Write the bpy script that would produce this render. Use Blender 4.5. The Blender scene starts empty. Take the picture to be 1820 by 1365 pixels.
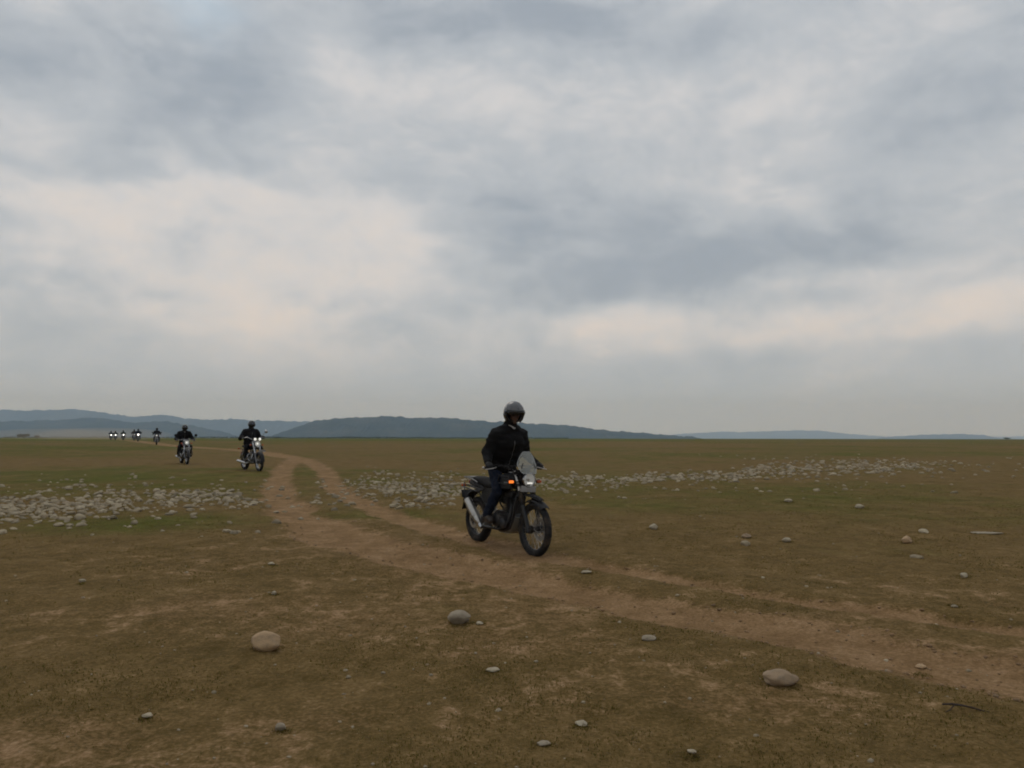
import bpy, bmesh, math, random
import numpy as np
from mathutils import Vector, Matrix, noise as mnoise

random.seed(7)
rng = np.random.default_rng(11)
scene = bpy.context.scene
COL = scene.collection
R = math.radians

# ------------------------------------------------------------------ camera
CAM_H = 1.545
FPX = 1367.0                       # focal length in pixels of the 1820 x 1365 photograph
HORIZON = 764.0                    # eye level in that photograph
PITCH = math.atan((HORIZON - 682.5) / FPX)
cam_data = bpy.data.cameras.new('camera')
cam_data.sensor_width = 36.0
cam_data.lens = 36.0 * FPX / 1820.0
cam_data.clip_start = 0.05
cam_data.clip_end = 60000.0
cam = bpy.data.objects.new('camera', cam_data)
COL.objects.link(cam)
cam.location = (0, 0, CAM_H)
cam.rotation_euler = (R(90) + PITCH, R(0.0), 0)
cam.rotation_euler.rotate_axis('Z', R(0.09))
scene.camera = cam
scene.render.resolution_x, scene.render.resolution_y = 1024, 768

# ------------------------------------------------------------------ exposure / renderer
vs = scene.view_settings
vs.view_transform = 'Standard'
vs.look = 'None'
vs.gamma = 1.0
vs.exposure = 0.0
vs.use_curve_mapping = False
cy = scene.cycles
cy.use_denoising = True
cy.max_bounces = 6
cy.diffuse_bounces = 3
cy.glossy_bounces = 3
cy.transmission_bounces = 6
cy.transparent_max_bounces = 8
cy.volume_bounces = 1
cy.caustics_reflective = False
cy.caustics_refractive = False
cy.filter_width = 1.9
cy.sample_clamp_indirect = 4.0
cy.use_adaptive_sampling = True
cy.adaptive_threshold = 0.025
cy.adaptive_min_samples = 20

# ------------------------------------------------------------------ node helper
class NT:
    def __init__(self, tree):
        self.t = tree
        tree.nodes.clear()
    def n(self, typ, **kw):
        nd = self.t.nodes.new(typ)
        for k, v in kw.items():
            setattr(nd, k, v)
        return nd
    def put(self, sock, v):
        if isinstance(v, bpy.types.NodeSocket):
            self.t.links.new(v, sock)
        elif v is not None:
            if hasattr(sock, 'default_value'):
                dv = sock.default_value
                if hasattr(dv, '__len__') and len(dv) == 4 and hasattr(v, '__len__') and len(v) == 3:
                    v = (*v, 1.0)
                sock.default_value = v
    def math(self, op, a, b=None, c=None, clamp=False):
        nd = self.n('ShaderNodeMath', operation=op, use_clamp=clamp)
        for i, v in enumerate((a, b, c)):
            if v is not None:
                self.put(nd.inputs[i], v)
        return nd.outputs[0]
    def vmath(self, op, a, b=None, out=0):
        nd = self.n('ShaderNodeVectorMath', operation=op)
        self.put(nd.inputs[0], a)
        if b is not None:
            if op == 'SCALE':
                self.put(nd.inputs['Scale'], b)
            else:
                self.put(nd.inputs[1], b)
        return nd.outputs['Value'] if out else nd.outputs[0]
    def noise(self, vec, scale, detail=4, rough=0.5, dist=0.0, col=False):
        nd = self.n('ShaderNodeTexNoise')
        self.put(nd.inputs['Vector'], vec)
        nd.inputs['Scale'].default_value = scale
        nd.inputs['Detail'].default_value = detail
        nd.inputs['Roughness'].default_value = rough
        nd.inputs['Distortion'].default_value = dist
        return nd.outputs['Color'] if col else nd.outputs['Fac']
    def ramp(self, f, stops, interp='LINEAR'):
        nd = self.n('ShaderNodeValToRGB')
        cr = nd.color_ramp
        cr.interpolation = interp
        while len(cr.elements) < len(stops):
            cr.elements.new(0.5)
        for e, (p, c) in zip(cr.elements, stops):
            e.position = p
            e.color = (*c, 1.0) if len(c) == 3 else c
        self.put(nd.inputs[0], f)
        return nd.outputs[0]
    def mapr(self, f, a, b, c=0.0, d=1.0, smooth=True):
        nd = self.n('ShaderNodeMapRange', interpolation_type='SMOOTHSTEP' if smooth else 'LINEAR')
        self.put(nd.inputs[0], f)
        for i, v in enumerate((a, b, c, d)):
            nd.inputs[i + 1].default_value = v
        return nd.outputs[0]
    def mix(self, f, a, b, typ='MIX'):
        nd = self.n('ShaderNodeMix', data_type='RGBA', blend_type=typ)
        self.put(nd.inputs[0], f)
        self.put(nd.inputs[6], a)
        self.put(nd.inputs[7], b)
        return nd.outputs[2]

def ray(px, py):
    """world direction of a photograph pixel"""
    xc = (px - 910.0) / FPX
    yc = (682.5 - py) / FPX
    cp, sp = math.cos(PITCH), math.sin(PITCH)
    return Vector((xc, cp - yc * sp, sp + yc * cp))

# ------------------------------------------------------------------ sky
SUN_EL, SUN_AZ = R(52), R(-28)      # behind the cloud deck, ahead and to the left
world = bpy.data.worlds.new('World')
scene.world = world
world.use_nodes = True
W = NT(world.node_tree)
SKY_STRENGTH = 0.1

def build_sky():
    sky = W.n('ShaderNodeTexSky', sky_type='NISHITA')
    sky.sun_disc = False
    sky.sun_elevation = SUN_EL
    sky.sun_rotation = SUN_AZ
    sky.air_density = 1.0
    sky.dust_density = 2.0
    tc = W.n('ShaderNodeTexCoord')
    d = tc.outputs['Generated']
    sep = W.n('ShaderNodeSeparateXYZ')
    W.put(sep.inputs[0], d)
    up = W.math('MAXIMUM', sep.outputs[2], 0.0)
    # cloud deck coordinates: a flat layer seen in perspective
    flat = W.vmath('MULTIPLY', d, (1, 1, 0))
    inv = W.math('DIVIDE', 1.0, W.math('ADD', up, 0.16))
    deck = W.vmath('SCALE', flat, inv)
    stretched = W.vmath('MULTIPLY', d, (1.0, 1.0, 1.9))
    w1 = W.noise(stretched, 3.2, 5, 0.58, col=True)
    w2 = W.noise(stretched, 9.0, 4, 0.6, col=True)
    warp = W.vmath('ADD', W.vmath('SCALE', W.vmath('SUBTRACT', w1, (.5, .5, .5)), 0.20),
                   W.vmath('SCALE', W.vmath('SUBTRACT', w2, (.5, .5, .5)), 0.075))
    warp = W.vmath('MULTIPLY', warp, (1.0, 1.0, 0.6))
    dw = W.vmath('ADD', d, warp)
    # large cloud masses: px, py, half width, half height (in the photograph), amount
    blobs = [
        (360, 450, 250, 105, .27), (130, 335, 140, 34, .30), (480, 545, 240, 46, .27), (400, 345, 130, 28, .22),
        (560, 265, 110, 44, .26), (620, 110, 80, 70, .24), (950, 170, 220, 56, .10), (1110, 228, 150, 34, .14),
        (1320, 330, 120, 44, .22), (740, 425, 120, 44, .28), (1760, 515, 120, 44, .46), (1380, 588, 270, 26, .34),
        (1060, 570, 150, 26, .28), (1480, 490, 120, 16, .24), (40, 235, 90, 40, .20), (170, 60, 90, 40, .12),
        (1600, 60, 160, 60, .10), (1650, 340, 200, 60, .10), (1440, 240, 220, 60, .10),
        (300, 140, 270, 66, -.26), (340, 255, 190, 60, -.24), (820, 50, 250, 54, -.30), (1180, 90, 190, 54, -.16),
        (1130, 440, 270, 72, -.34), (1000, 515, 130, 32, -.22), (860, 375, 130, 40, -.22), (575, 525, 90, 18, -.22),
        (1720, 140, 210, 84, -.26), (130, 505, 110, 40, -.14), (1500, 420, 180, 30, -.14), (1720, 492, 70, 12, -.12),
        (230, 310, 110, 24, -.12), (1340, 228, 60, 20, -.10),
    ]
    acc = None
    for px, py, hw, hh, amp in blobs:
        v = ray(px, py)
        L = v.length
        v = v / L
        sw, sh = FPX * L / hw, FPX * L / hh
        q = W.vmath('MULTIPLY', W.vmath('SUBTRACT', dw, tuple(v)), (sw, sw, sh))
        r2 = W.vmath('DOT_PRODUCT', q, q, out=1)
        e = W.math('POWER', 2.0, W.math('MULTIPLY', r2, -1.1))
        acc = W.math('MULTIPLY', e, amp) if acc is None else W.math('MULTIPLY_ADD', e, amp, acc)
    f1 = W.noise(deck, 0.75, 6, 0.55, 0.5)
    f2 = W.noise(stretched, 6.0, 8, 0.64, 0.35)
    f3 = W.noise(W.vmath('MULTIPLY', d, (1, 1, 2.3)), 15.0, 5, 0.6, 0.3)
    v = W.math('MULTIPLY_ADD', W.math('SUBTRACT', f1, 0.5), 0.55, acc)
    v = W.math('MULTIPLY_ADD', W.math('SUBTRACT', f2, 0.5), 1.15, v)
    v = W.math('MULTIPLY_ADD', W.math('SUBTRACT', f3, 0.5), 0.40, v)
    v = W.math('ADD', v, 0.46)
    k = 1.0 / SKY_STRENGTH
    def c(r, g, b):
        f = lambda s: (((s / 255 + 0.055) / 1.055) ** 2.4) * k
        return (f(r), f(g), f(b))
    fac = W.math('MULTIPLY', v, 1.0, clamp=True)
    dark = c(159, 168, 179); mid = c(186, 192, 199); light = c(211, 211, 213); warm = c(227, 219, 213)
    lo = W.mix(W.mapr(fac, 0.0, 0.45), dark, mid)
    hi = W.mix(W.mapr(fac, 0.36, 0.74), lo, light)
    lowness = W.mapr(up, 0.10, 0.42, 1.0, 0.35)
    wf = W.math('MULTIPLY', W.mapr(fac, 0.60, 0.98), lowness)
    cl = W.mix(wf, hi, warm)
    # even grey veil towards the horizon
    veil = W.mapr(up, 0.015, 0.125, 0.88, 0.0)
    cl = W.mix(veil, cl, c(181, 192, 205))
    # a thin blue gap high up, where the deck breaks
    gv = ray(350, 25).normalized()
    q = W.vmath('MULTIPLY', W.vmath('SUBTRACT', dw, tuple(gv)), (21, 21, 34))
    gap = W.math('POWER', 2.0, W.math('MULTIPLY', W.vmath('DOT_PRODUCT', q, q, out=1), -1.2))
    cover = W.math('SUBTRACT', 1.0, W.math('MULTIPLY', gap, 0.55), clamp=True)
    skyc = W.mix(1.0, sky.outputs[0], (0.55, 0.72, 0.78), 'MULTIPLY')
    col = W.mix(cover, skyc, cl)
    bg = W.n('ShaderNodeBackground')
    W.put(bg.inputs[0], col)
    bg.inputs[1].default_value = SKY_STRENGTH
    out = W.n('ShaderNodeOutputWorld')
    W.put(out.inputs[0], bg.outputs[0])
build_sky()
world.cycles.sampling_method = 'MANUAL'
world.cycles.sample_map_resolution = 512

sun_data = bpy.data.lights.new('sun', 'SUN')
sun_data.energy = 0.55
sun_data.angle = R(24)
sun_data.color = (1.0, 0.95, 0.88)
sun = bpy.data.objects.new('sun', sun_data)
COL.objects.link(sun)
sd = Vector((math.sin(SUN_AZ) * math.cos(SUN_EL), math.cos(SUN_AZ) * math.cos(SUN_EL), math.sin(SUN_EL)))
sun.rotation_euler = sd.to_track_quat('Z', 'Y').to_euler()
sun.location = (0, 0, 60)

# ------------------------------------------------------------------ numeric noise
def _hash(ix, iy, seed):
    h = (ix.astype(np.int64) * 374761393 + iy.astype(np.int64) * 668265263 + seed * 1442695041) & 0xFFFFFFFF
    h = ((h ^ (h >> 13)) * 1274126177) & 0xFFFFFFFF
    h = ((h ^ (h >> 16)) * 2246822519) & 0xFFFFFFFF
    return ((h ^ (h >> 15)) & 0xFFFFFF) / float(0xFFFFFF)
def vnoise(x, y, seed=0):
    ix, iy = np.floor(x), np.floor(y)
    fx, fy = x - ix, y - iy
    ux, uy = fx * fx * fx * (fx * (fx * 6 - 15) + 10), fy * fy * fy * (fy * (fy * 6 - 15) + 10)
    a, b = _hash(ix, iy, seed), _hash(ix + 1, iy, seed)
    c, d = _hash(ix, iy + 1, seed), _hash(ix + 1, iy + 1, seed)
    return (a + (b - a) * ux) * (1 - uy) + (c + (d - c) * ux) * uy - 0.5
def fbm(x, y, seed=0, octv=4, gain=0.5):
    x = np.asarray(x, dtype=float); y = np.asarray(y, dtype=float)
    s = np.zeros(np.broadcast(x, y).shape); a = 1.0
    for o in range(octv):
        cs, sn = math.cos(0.6 * o), math.sin(0.6 * o)
        s = s + a * vnoise((x * cs - y * sn) * 2 ** o + 17.3 * o, (x * sn + y * cs) * 2 ** o - 9.1 * o, seed + o)
        a *= gain
    return s
def sstep(e0, e1, x):
    t = np.clip((x - e0) / (e1 - e0), 0, 1)
    return t * t * (3 - 2 * t)

# ------------------------------------------------------------------ terrain
def base_height(x, y):
    x = np.asarray(x, dtype=float); y = np.asarray(y, dtype=float)
    t = np.clip((y - 50.0) / 100.0, 0, 1)
    z = -0.0105 * (100.0 * (t ** 3 - t ** 4 / 2) + np.maximum(y - 150.0, 0))
    t2 = np.clip((y - 800.0) / 400.0, 0, 1)
    z = z - 0.012 * (400.0 * (t2 ** 3 - t2 ** 4 / 2) + np.maximum(y - 1200.0, 0)) * (y < 1e9)
    z = z + 0.12 * np.exp(-(((x + 9.0) / 5.0) ** 2 + ((y - 26.5) / 4.0) ** 2))
    return z
def flat_point(px, py):
    d = ray(px, py)
    z = 0.0
    for _ in range(12):
        t = (z - CAM_H) / d.z
        x, y = d.x * t, d.y * t
        z = float(base_height(x, y))
    return x, y

RUTS = [  # centre lines in the photograph, half width in metres
    ([(60, 780.6), (150, 781), (205, 782.3), (250, 786), (300, 792), (360, 796.5), (430, 800.5), (490, 808), (530, 814), (560, 824), (582, 842), (602, 868), (642, 893),
      (722, 922), (832, 953), (950, 985), (1100, 1009), (1300, 1045), (1500, 1076), (1820, 1120), (2300, 1185)],
     [.8, .8, .9, 1.0, 1.0, .9, .8, .9, .7, .42, .38, .36, .34, .34, .36, .30, .22, .18, .18, .18, .18]),
    ([(530, 813), (508, 827), (499, 845), (494, 866), (500, 890), (524, 915), (584, 945), (684, 975), (804, 1003), (934, 1030),
      (1050, 1054), (1150, 1076), (1300, 1102), (1500, 1142), (1820, 1212), (2300, 1330)],
     [.6, .45, .42, .42, .44, .46, .48, .48, .42, .36, .32, .34, .38, .38, .38, .38]),
]
RUTS_W = [([flat_point(*p) for p in pts], ws) for pts, ws in RUTS]
# broad worn ground between and beside the ruts: x, y in the photograph, radii in metres, amount
WORN = [(700, 965, 1.3, 1.1, .55), (600, 940, 1.2, 1.4, .55), (840, 1000, 1.0, .7, .5), (1200, 1095, .8, .22, .35),
        (430, 985, 1.6, 1.2, .22), (1650, 1170, 1.1, .25, .35), (1480, 1240, .7, .35, .35), (300, 1080, 1.3, .6, .2), (700, 1260, .7, .3, .25), (520, 868, .7, 2.0, .3), (560, 900, .7, 1.4, .35)]
WORN_W = [(*flat_point(a, b), rx, ry, am) for a, b, rx, ry, am in WORN]

def rut_mask(x, y):
    """1 on the bare wheel tracks, falling to 0 on the grass"""
    x = np.asarray(x, dtype=float); y = np.asarray(y, dtype=float)
    wob = 0.22 * fbm(x * 1.1, y * 1.1, 40, 4) + 0.14 * fbm(x * 4, y * 4, 44, 3)
    best = np.zeros(x.shape)
    for pts, ws in RUTS_W:
        dm = np.full(x.shape, 1e9)
        for (ax, ay), (bx, by), wa, wb in zip(pts[:-1], pts[1:], ws[:-1], ws[1:]):
            dx, dy = bx - ax, by - ay
            t = np.clip(((x - ax) * dx + (y - ay) * dy) / (dx * dx + dy * dy), 0, 1)
            dd = np.hypot(x - ax - t * dx, y - ay - t * dy) / (wa + (wb - wa) * t)
            dm = np.minimum(dm, dd)
        m = 1 - sstep(0.5, 1.5, dm + wob * 1.9)
        best = np.maximum(best, m)
    return best
def worn_mask(x, y):
    s = np.zeros(np.shape(x))
    for cx, cy_, rx, ry, am in WORN_W:
        s = s + am * np.exp(-(((x - cx) / rx) ** 2 + ((y - cy_) / ry) ** 2))
    near = 1 - sstep(6.0, 13.0, np.hypot(x, y))
    s = s + near * np.clip(0.30 + 0.80 * fbm(np.asarray(x) * .8, np.asarray(y) * .8, 90, 4), 0, .6)
    return np.clip(s, 0, 0.8)
def height(x, y, rut=None, fine=True):
    x = np.asarray(x, dtype=float); y = np.asarray(y, dtype=float)
    z = base_height(x, y)
    r = np.hypot(x, y)
    if rut is None:
        rut = rut_mask(x, y)
    fade = 1 - sstep(40, 140, r)
    z = z + fade * (0.05 * fbm(x * 0.18, y * 0.18, 3, 3) - 0.05 * rut)
    if fine:
        f2 = 1 - sstep(14, 45, r)
        z = z + f2 * (0.030 * fbm(x * 1.6, y * 1.6, 5, 3) + 0.016 * fbm(x * 7, y * 7, 9, 3, .6) * (1 - .4 * rut))
    return z
def ground_z(x, y):
    return float(height(np.array([x]), np.array([y]))[0])
def ground_point(px, py):
    x, y = flat_point(px, py)
    d = ray(px, py)
    for _ in range(6):
        z = ground_z(x, y)
        t = (z - CAM_H) / d.z
        x, y = d.x * t, d.y * t
    return Vector((x, y, ground_z(x, y)))

# ------------------------------------------------------------------ tags and materials
def tag(o, label=None, cat=None, group=None, kind=None):
    if label: o['label'] = label
    if cat: o['category'] = cat
    if group: o['group'] = group
    if kind: o['kind'] = kind
    return o
MATS = {}
def new_mat(name):
    m = bpy.data.materials.new(name)
    m.use_nodes = True
    MATS[name] = m
    return m, NT(m.node_tree)
def bsdf_out(N, **kw):
    b = N.n('ShaderNodeBsdfPrincipled')
    o = N.n('ShaderNodeOutputMaterial')
    N.put(o.inputs['Surface'], b.outputs[0])
    for k, v in kw.items():
        N.put(b.inputs[k.replace('_', ' ')], v)
    return b

def ground_material():
    m, N = new_mat('soil_and_turf')
    geo = N.n('ShaderNodeNewGeometry')
    P = geo.outputs['Position']
    rut = N.n('ShaderNodeAttribute', attribute_name='rut').outputs['Fac']
    worn = N.n('ShaderNodeAttribute', attribute_name='worn').outputs['Fac']
    green = N.n('ShaderNodeAttribute', attribute_name='green').outputs['Fac']
    nA = N.noise(P, 0.35, 5, 0.6)
    nB = N.noise(P, 1.7, 6, 0.62, 0.4)
    nC = N.noise(P, 7.0, 6, 0.65, 0.3)
    nD = N.noise(P, 38.0, 5, 0.65)
    nE = N.noise(P, 130.0, 3, 0.6)
    # turf: dry straw to olive to green
    t = N.math('ADD', N.math('MULTIPLY', nB, 0.5), N.math('MULTIPLY', nC, 0.5))
    t = N.math('MULTIPLY_ADD', N.math('SUBTRACT', nD, 0.5), 0.8, t)
    turf = N.ramp(t, [(0.28, (0.086, 0.058, 0.018)), (0.44, (0.134, 0.088, 0.031)), (0.57, (0.182, 0.118, 0.046)), (0.70, (0.250, 0.164, 0.073))])
    grn = N.ramp(t, [(0.30, (0.048, 0.055, 0.007)), (0.48, (0.086, 0.088, 0.014)), (0.66, (0.128, 0.118, 0.026))])
    gmix = N.math('ADD', green, N.math('MULTIPLY', N.math('SUBTRACT', nA, 0.5), 1.1))
    gmix = N.math('MULTIPLY_ADD', N.math('SUBTRACT', nC, 0.5), 0.9, gmix)
    turf = N.mix(N.mapr(gmix, 0.25, 0.85), turf, grn)
    soil_t = N.math('MULTIPLY_ADD', N.math('SUBTRACT', nD, 0.5), 0.75, N.math('ADD', N.math('MULTIPLY', nB, 0.6), N.math('MULTIPLY', nC, 0.4)))
    soil = N.ramp(soil_t, [(0.30, (0.152, 0.089, 0.039)), (0.46, (0.228, 0.138, 0.064)), (0.60, (0.310, 0.194, 0.100)), (0.72, (0.39, 0.265, 0.150))])
    sm = N.math('ADD', N.math('MULTIPLY', rut, 0.86), N.math('MULTIPLY', worn, 0.85))
    sm = N.math('MULTIPLY_ADD', N.math('SUBTRACT', nC, 0.5), 0.9, sm)
    sm = N.math('MULTIPLY_ADD', N.math('SUBTRACT', nD, 0.5), 1.0, sm)
    # scattered bare spots in the turf
    spots = N.mapr(N.math('MULTIPLY_ADD', N.math('SUBTRACT', nC, .5), .6, nB), 0.50, 0.72, 0.0, 0.34)
    sm = N.math('ADD', sm, spots)
    col = N.mix(N.mapr(sm, 0.28, 0.95), turf, soil)
    # grit: tiny light and dark specks
    grit = N.mapr(nE, 0.64, 0.72, 0.0, 0.55)
    col = N.mix(grit, col, (0.30, 0.26, 0.20))
    dk = N.mapr(nE, 0.30, 0.38, 0.4, 0.0)
    col = N.mix(dk, col, (0.05, 0.04, 0.022))
    hgt = N.math('ADD', N.math('MULTIPLY', nD, 0.7), N.math('MULTIPLY', nE, 0.3))
    hgt = N.math('ADD', hgt, N.math('MULTIPLY', nC, 0.9))
    bump = N.n('ShaderNodeBump')
    bump.inputs['Strength'].default_value = 0.75
    bump.inputs['Distance'].default_value = 0.04
    N.put(bump.inputs['Height'], hgt)
    bsdf_out(N, Base_Color=col, Roughness=1.0, Specular_IOR_Level=0.06, Normal=bump.outputs[0])
    return m

def build_ground():
    r1 = list(1.1 * 1.0115 ** np.arange(0, 500))
    r1 = [r for r in r1 if r < 220]
    r2 = [r1[-1] * 1.06 ** k for k in range(1, 80)]
    r2 = [r for r in r2 if r < 13000]
    rad = np.array([0.25, 0.6] + r1 + r2)
    front = np.arange(-40, 40.001, 0.2)
    rest = np.arange(43, 317.01, 3.0)
    ang = np.radians(np.concatenate([front, rest]))
    nr, na = len(rad), len(ang)
    Rg, Ag = np.meshgrid(rad, ang, indexing='ij')
    X, Y = (Rg * np.sin(Ag)).ravel(), (Rg * np.cos(Ag)).ravel()
    rut = rut_mask(X, Y)
    Z = height(X, Y, rut)
    worn = worn_mask(X, Y)
    # greener stretches of turf: px, py, radii in metres, amount
    greens = [(760, 1085, .9, .5, .55), (1160, 1150, .5, .35, .55), (1500, 900, 9, 6.0, .10), (1750, 890, 8, 6.0, .08), (1180, 900, 3.0, 4.0, .10), (700, 915, 1.5, 1.0, .35), (330, 925, 2.5, 1.3, .45),
              (100, 940, 2, 1.2, .3), (1780, 1130, .7, .3, .5), (1300, 1165, .4, .3, .3), (1650, 980, 1.6, .8, .25), (130, 1230, .5, .3, .25), (1690, 1320, .6, .3, .3)]
    g = np.zeros(X.shape)
    for px, py, rx, ry, am in greens:
        cx, cy_ = flat_point(px, py)
        g += am * np.exp(-(((X - cx) / rx) ** 2 + ((Y - cy_) / ry) ** 2))
    g += 0.85 * sstep(100, 160, Rg.ravel()) * (0.75 - 0.5 * sstep(-.02, .35, np.sin(Ag.ravel())))
    g += 0.5 * fbm(X * .06, Y * .08, 120, 4) * sstep(12, 30, Rg.ravel())
    g += 0.44 * sstep(8, 22, Rg.ravel()) - .18 * (1 - sstep(5, 11, Rg.ravel()))
    co = np.column_stack([X, Y, Z])
    co = np.vstack([co, [[0, 0, float(height(np.array([0.]), np.array([0.]))[0])]]])
    i, j = np.meshgrid(np.arange(nr - 1), np.arange(na), indexing='ij')
    j2 = (j + 1) % na
    quads = np.stack([i * na + j, i * na + j2, (i + 1) * na + j2, (i + 1) * na + j], -1).reshape(-1, 4)[:, ::-1]
    fm = rut[quads].mean(1)
    rq = Rg.ravel()[quads].mean(1)
    on = (fm > 0.5) & (rq < 400)
    mat = ground_material()
    # shared smooth normals so that turf and track meet without a seam
    nz = np.zeros_like(co)
    fn = np.cross(co[quads[:, 1]] - co[quads[:, 0]], co[quads[:, 3]] - co[quads[:, 0]])
    for k in range(4):
        np.add.at(nz, quads[:, k], fn)
    nz[-1] = (0, 0, 1)
    nz /= np.maximum(np.linalg.norm(nz, axis=1, keepdims=True), 1e-12)
    def make(name, q, fan):
        used, inv = np.unique(q.ravel(), return_inverse=True)
        faces = [tuple(f) for f in inv.reshape(-1, 4).tolist()]
        vc = co[used]; vn = nz[used]
        ex = used
        if fan:
            c = len(vc)
            look = {int(u): k for k, u in enumerate(used)}
            vc = np.vstack([vc, co[-1:]]); vn = np.vstack([vn, [[0, 0, 1]]])
            faces += [(c, look[(k + 1) % na], look[k]) for k in range(na)]
            ex = np.append(used, 0)
        me = bpy.data.meshes.new(name)
        me.from_pydata(vc.tolist(), [], faces)
        me.update()
        for an, arr in (('rut', rut), ('worn', worn), ('green', g)):
            at = me.attributes.new(an, 'FLOAT', 'POINT')
            at.data.foreach_set('value', arr[ex].astype(np.float32))
        me.shade_smooth()
        me.normals_split_custom_set_from_vertices(vn.tolist())
        me.materials.append(mat)
        o = bpy.data.objects.new(name, me)
        COL.objects.link(o)
        o['kind'] = 'structure'
        return o
    make('ground', quads[~on], True)
    make('dirt_track', quads[on], False)
build_ground()

# ------------------------------------------------------------------ hills
def hill_material():
    m, N = new_mat('wooded_hill')
    P = N.n('ShaderNodeNewGeometry').outputs['Position']
    n1 = N.noise(P, 0.006, 6, 0.6)
    n2 = N.noise(P, 0.05, 5, 0.65)
    t = N.math('ADD', N.math('MULTIPLY', n1, 0.55), N.math('MULTIPLY', n2, 0.45))
    col = N.ramp(t, [(0.32, (0.022, 0.028, 0.018)), (0.5, (0.044, 0.052, 0.030)), (0.64, (0.085, 0.078, 0.048)), (0.75, (0.16, 0.13, 0.085))])
    bsdf_out(N, Base_Color=col, Roughness=1.0, Specular_IOR_Level=0.0)
    return m
HILL = hill_material()
def hill_range(name, dist, outline, depth, seed, rough=1.0, gully=1.0):
    """a wooded range: its skyline as (px, py) in the photograph, at a real distance and depth"""
    x0, x1 = outline[0][0], outline[-1][0]
    nx = max(60, int((x1 - x0) * 0.9))
    ny = 46
    px = np.linspace(x0, x1, nx)
    py = np.interp(px, [p[0] for p in outline], [p[1] for p in outline])
    k = np.ones(3) / 3
    py = np.convolve(np.pad(py, 1, mode='edge'), k, 'valid')
    X0 = (px - 910) / FPX * dist
    crest = CAM_H + (HORIZON - py) / FPX * dist
    foot = float(base_height(0, dist - depth)) - 25
    v = np.linspace(-1, 1, ny)                    # -1 near foot, 0 crest line, 1 far foot
    prof = np.where(v < 0, (1 + v) ** 0.85, (1 - v) ** 1.3)
    XX = np.repeat(X0[:, None], ny, 1)
    YY = dist + v[None, :] * depth + 0.10 * depth * fbm(XX / 500.0, 0 * XX, seed + 50, 3)
    body = foot + (crest[:, None] - foot) * prof[None, :]
    mid = 1 - np.abs(v)[None, :] ** 1.5
    amp = (crest[:, None] - foot)
    spur = fbm(XX / 260.0 + v[None, :] * 0.5, YY / 600.0, seed, 4)
    ZZ = body + gully * amp * 0.30 * (spur) * (np.abs(v)[None, :] ** 0.8) * (1 - np.abs(v)[None, :]) * 2.2
    canopy = rough * dist / 3500.0 * (9.0 * fbm(XX / 44.0, YY / 34.0, seed + 9, 3) + 5.0 * fbm(XX / 13.0, YY / 12.0, seed + 19, 2))
    ZZ = ZZ + canopy * np.clip(mid * 2, 0, 1)
    co = np.stack([XX, YY, ZZ], -1).reshape(-1, 3)
    i, j = np.meshgrid(np.arange(nx - 1), np.arange(ny - 1), indexing='ij')
    q = np.stack([i * ny + j, (i + 1) * ny + j, (i + 1) * ny + j + 1, i * ny + j + 1], -1).reshape(-1, 4)
    me = bpy.data.meshes.new(name)
    me.from_pydata(co.tolist(), [], q.tolist())
    me.shade_smooth()
    me.materials.append(HILL)
    o = bpy.data.objects.new(name, me)
    COL.objects.link(o)
    o['kind'] = 'structure'
    return o
hill_range('hills', 3300, [(470, 790), (492, 774), (530, 759), (560, 749), (620, 742), (668, 740.5), (673, 740), (676, 737.5), (679, 740), (690, 739.5), (740, 741.5), (800, 743), (860, 747), (960, 753), (1030, 757), (1060, 763.5), (1130, 768), (1180, 771), (1230, 776), (1260, 784)], 600, 3)
hill_range('hills', 3900, [(-500, 752), (-200, 749), (0, 749), (125, 748), (150, 744.5), (210, 747), (240, 752), (300, 750), (330, 755), (395, 768), (420, 775), (450, 785)], 700, 21)
hill_range('hills', 6400, [(-600, 738), (-200, 733), (0, 730.5), (140, 728.5), (185, 733), (235, 742), (270, 738.5), (305, 738.5), (325, 744), (370, 746), (420, 745), (470, 748), (560, 750), (700, 757), (850, 768), (900, 785)], 900, 37, .8)
hill_range('hills', 11500, [(1130, 785), (1200, 771), (1270, 767), (1330, 766), (1390, 763.5), (1450, 763.5), (1500, 769), (1580, 776), (1620, 785)], 900, 51, .5)
hill_range('hills', 7800, [(1530, 786), (1570, 777), (1640, 771.5), (1700, 769.5), (1740, 771), (1780, 779), (1800, 787)], 800, 67, .7)
hill_range('hills', 12000, [(1000, 786), (1150, 776), (1700, 775), (1900, 773), (2300, 768), (2700, 770), (2800, 786)], 900, 83, .4)

# ------------------------------------------------------------------ air
def haze_box():
    me = bpy.data.meshes.new('haze')
    x0, x1, y0, y1, z0, z1 = -13500, 13500, -13400, 13400, -420, 420
    v = [(x, y, z) for x in (x0, x1) for y in (y0, y1) for z in (z0, z1)]
    f = [(0, 1, 3, 2), (4, 6, 7, 5), (0, 4, 5, 1), (2, 3, 7, 6), (0, 2, 6, 4), (1, 5, 7, 3)]
    me.from_pydata(v, [], f)
    m, N = new_mat('haze_air')
    pv = N.n('ShaderNodeVolumePrincipled')
    pv.inputs['Color'].default_value = (0.50, 0.70, 1.0, 1)
    pv.inputs['Absorption Color'].default_value = (1, 1, 1, 1)
    pv.inputs['Density'].default_value = 1.6e-4
    pv.inputs['Anisotropy'].default_value = 0.0
    out = N.n('ShaderNodeOutputMaterial')
    N.put(out.inputs['Volume'], pv.outputs[0])
    me.materials.append(m)
    o = bpy.data.objects.new('haze', me)
    COL.objects.link(o)
    tag(o, 'thin blue grey haze hanging over the whole plain', 'haze', kind='stuff')
haze_box()

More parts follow.
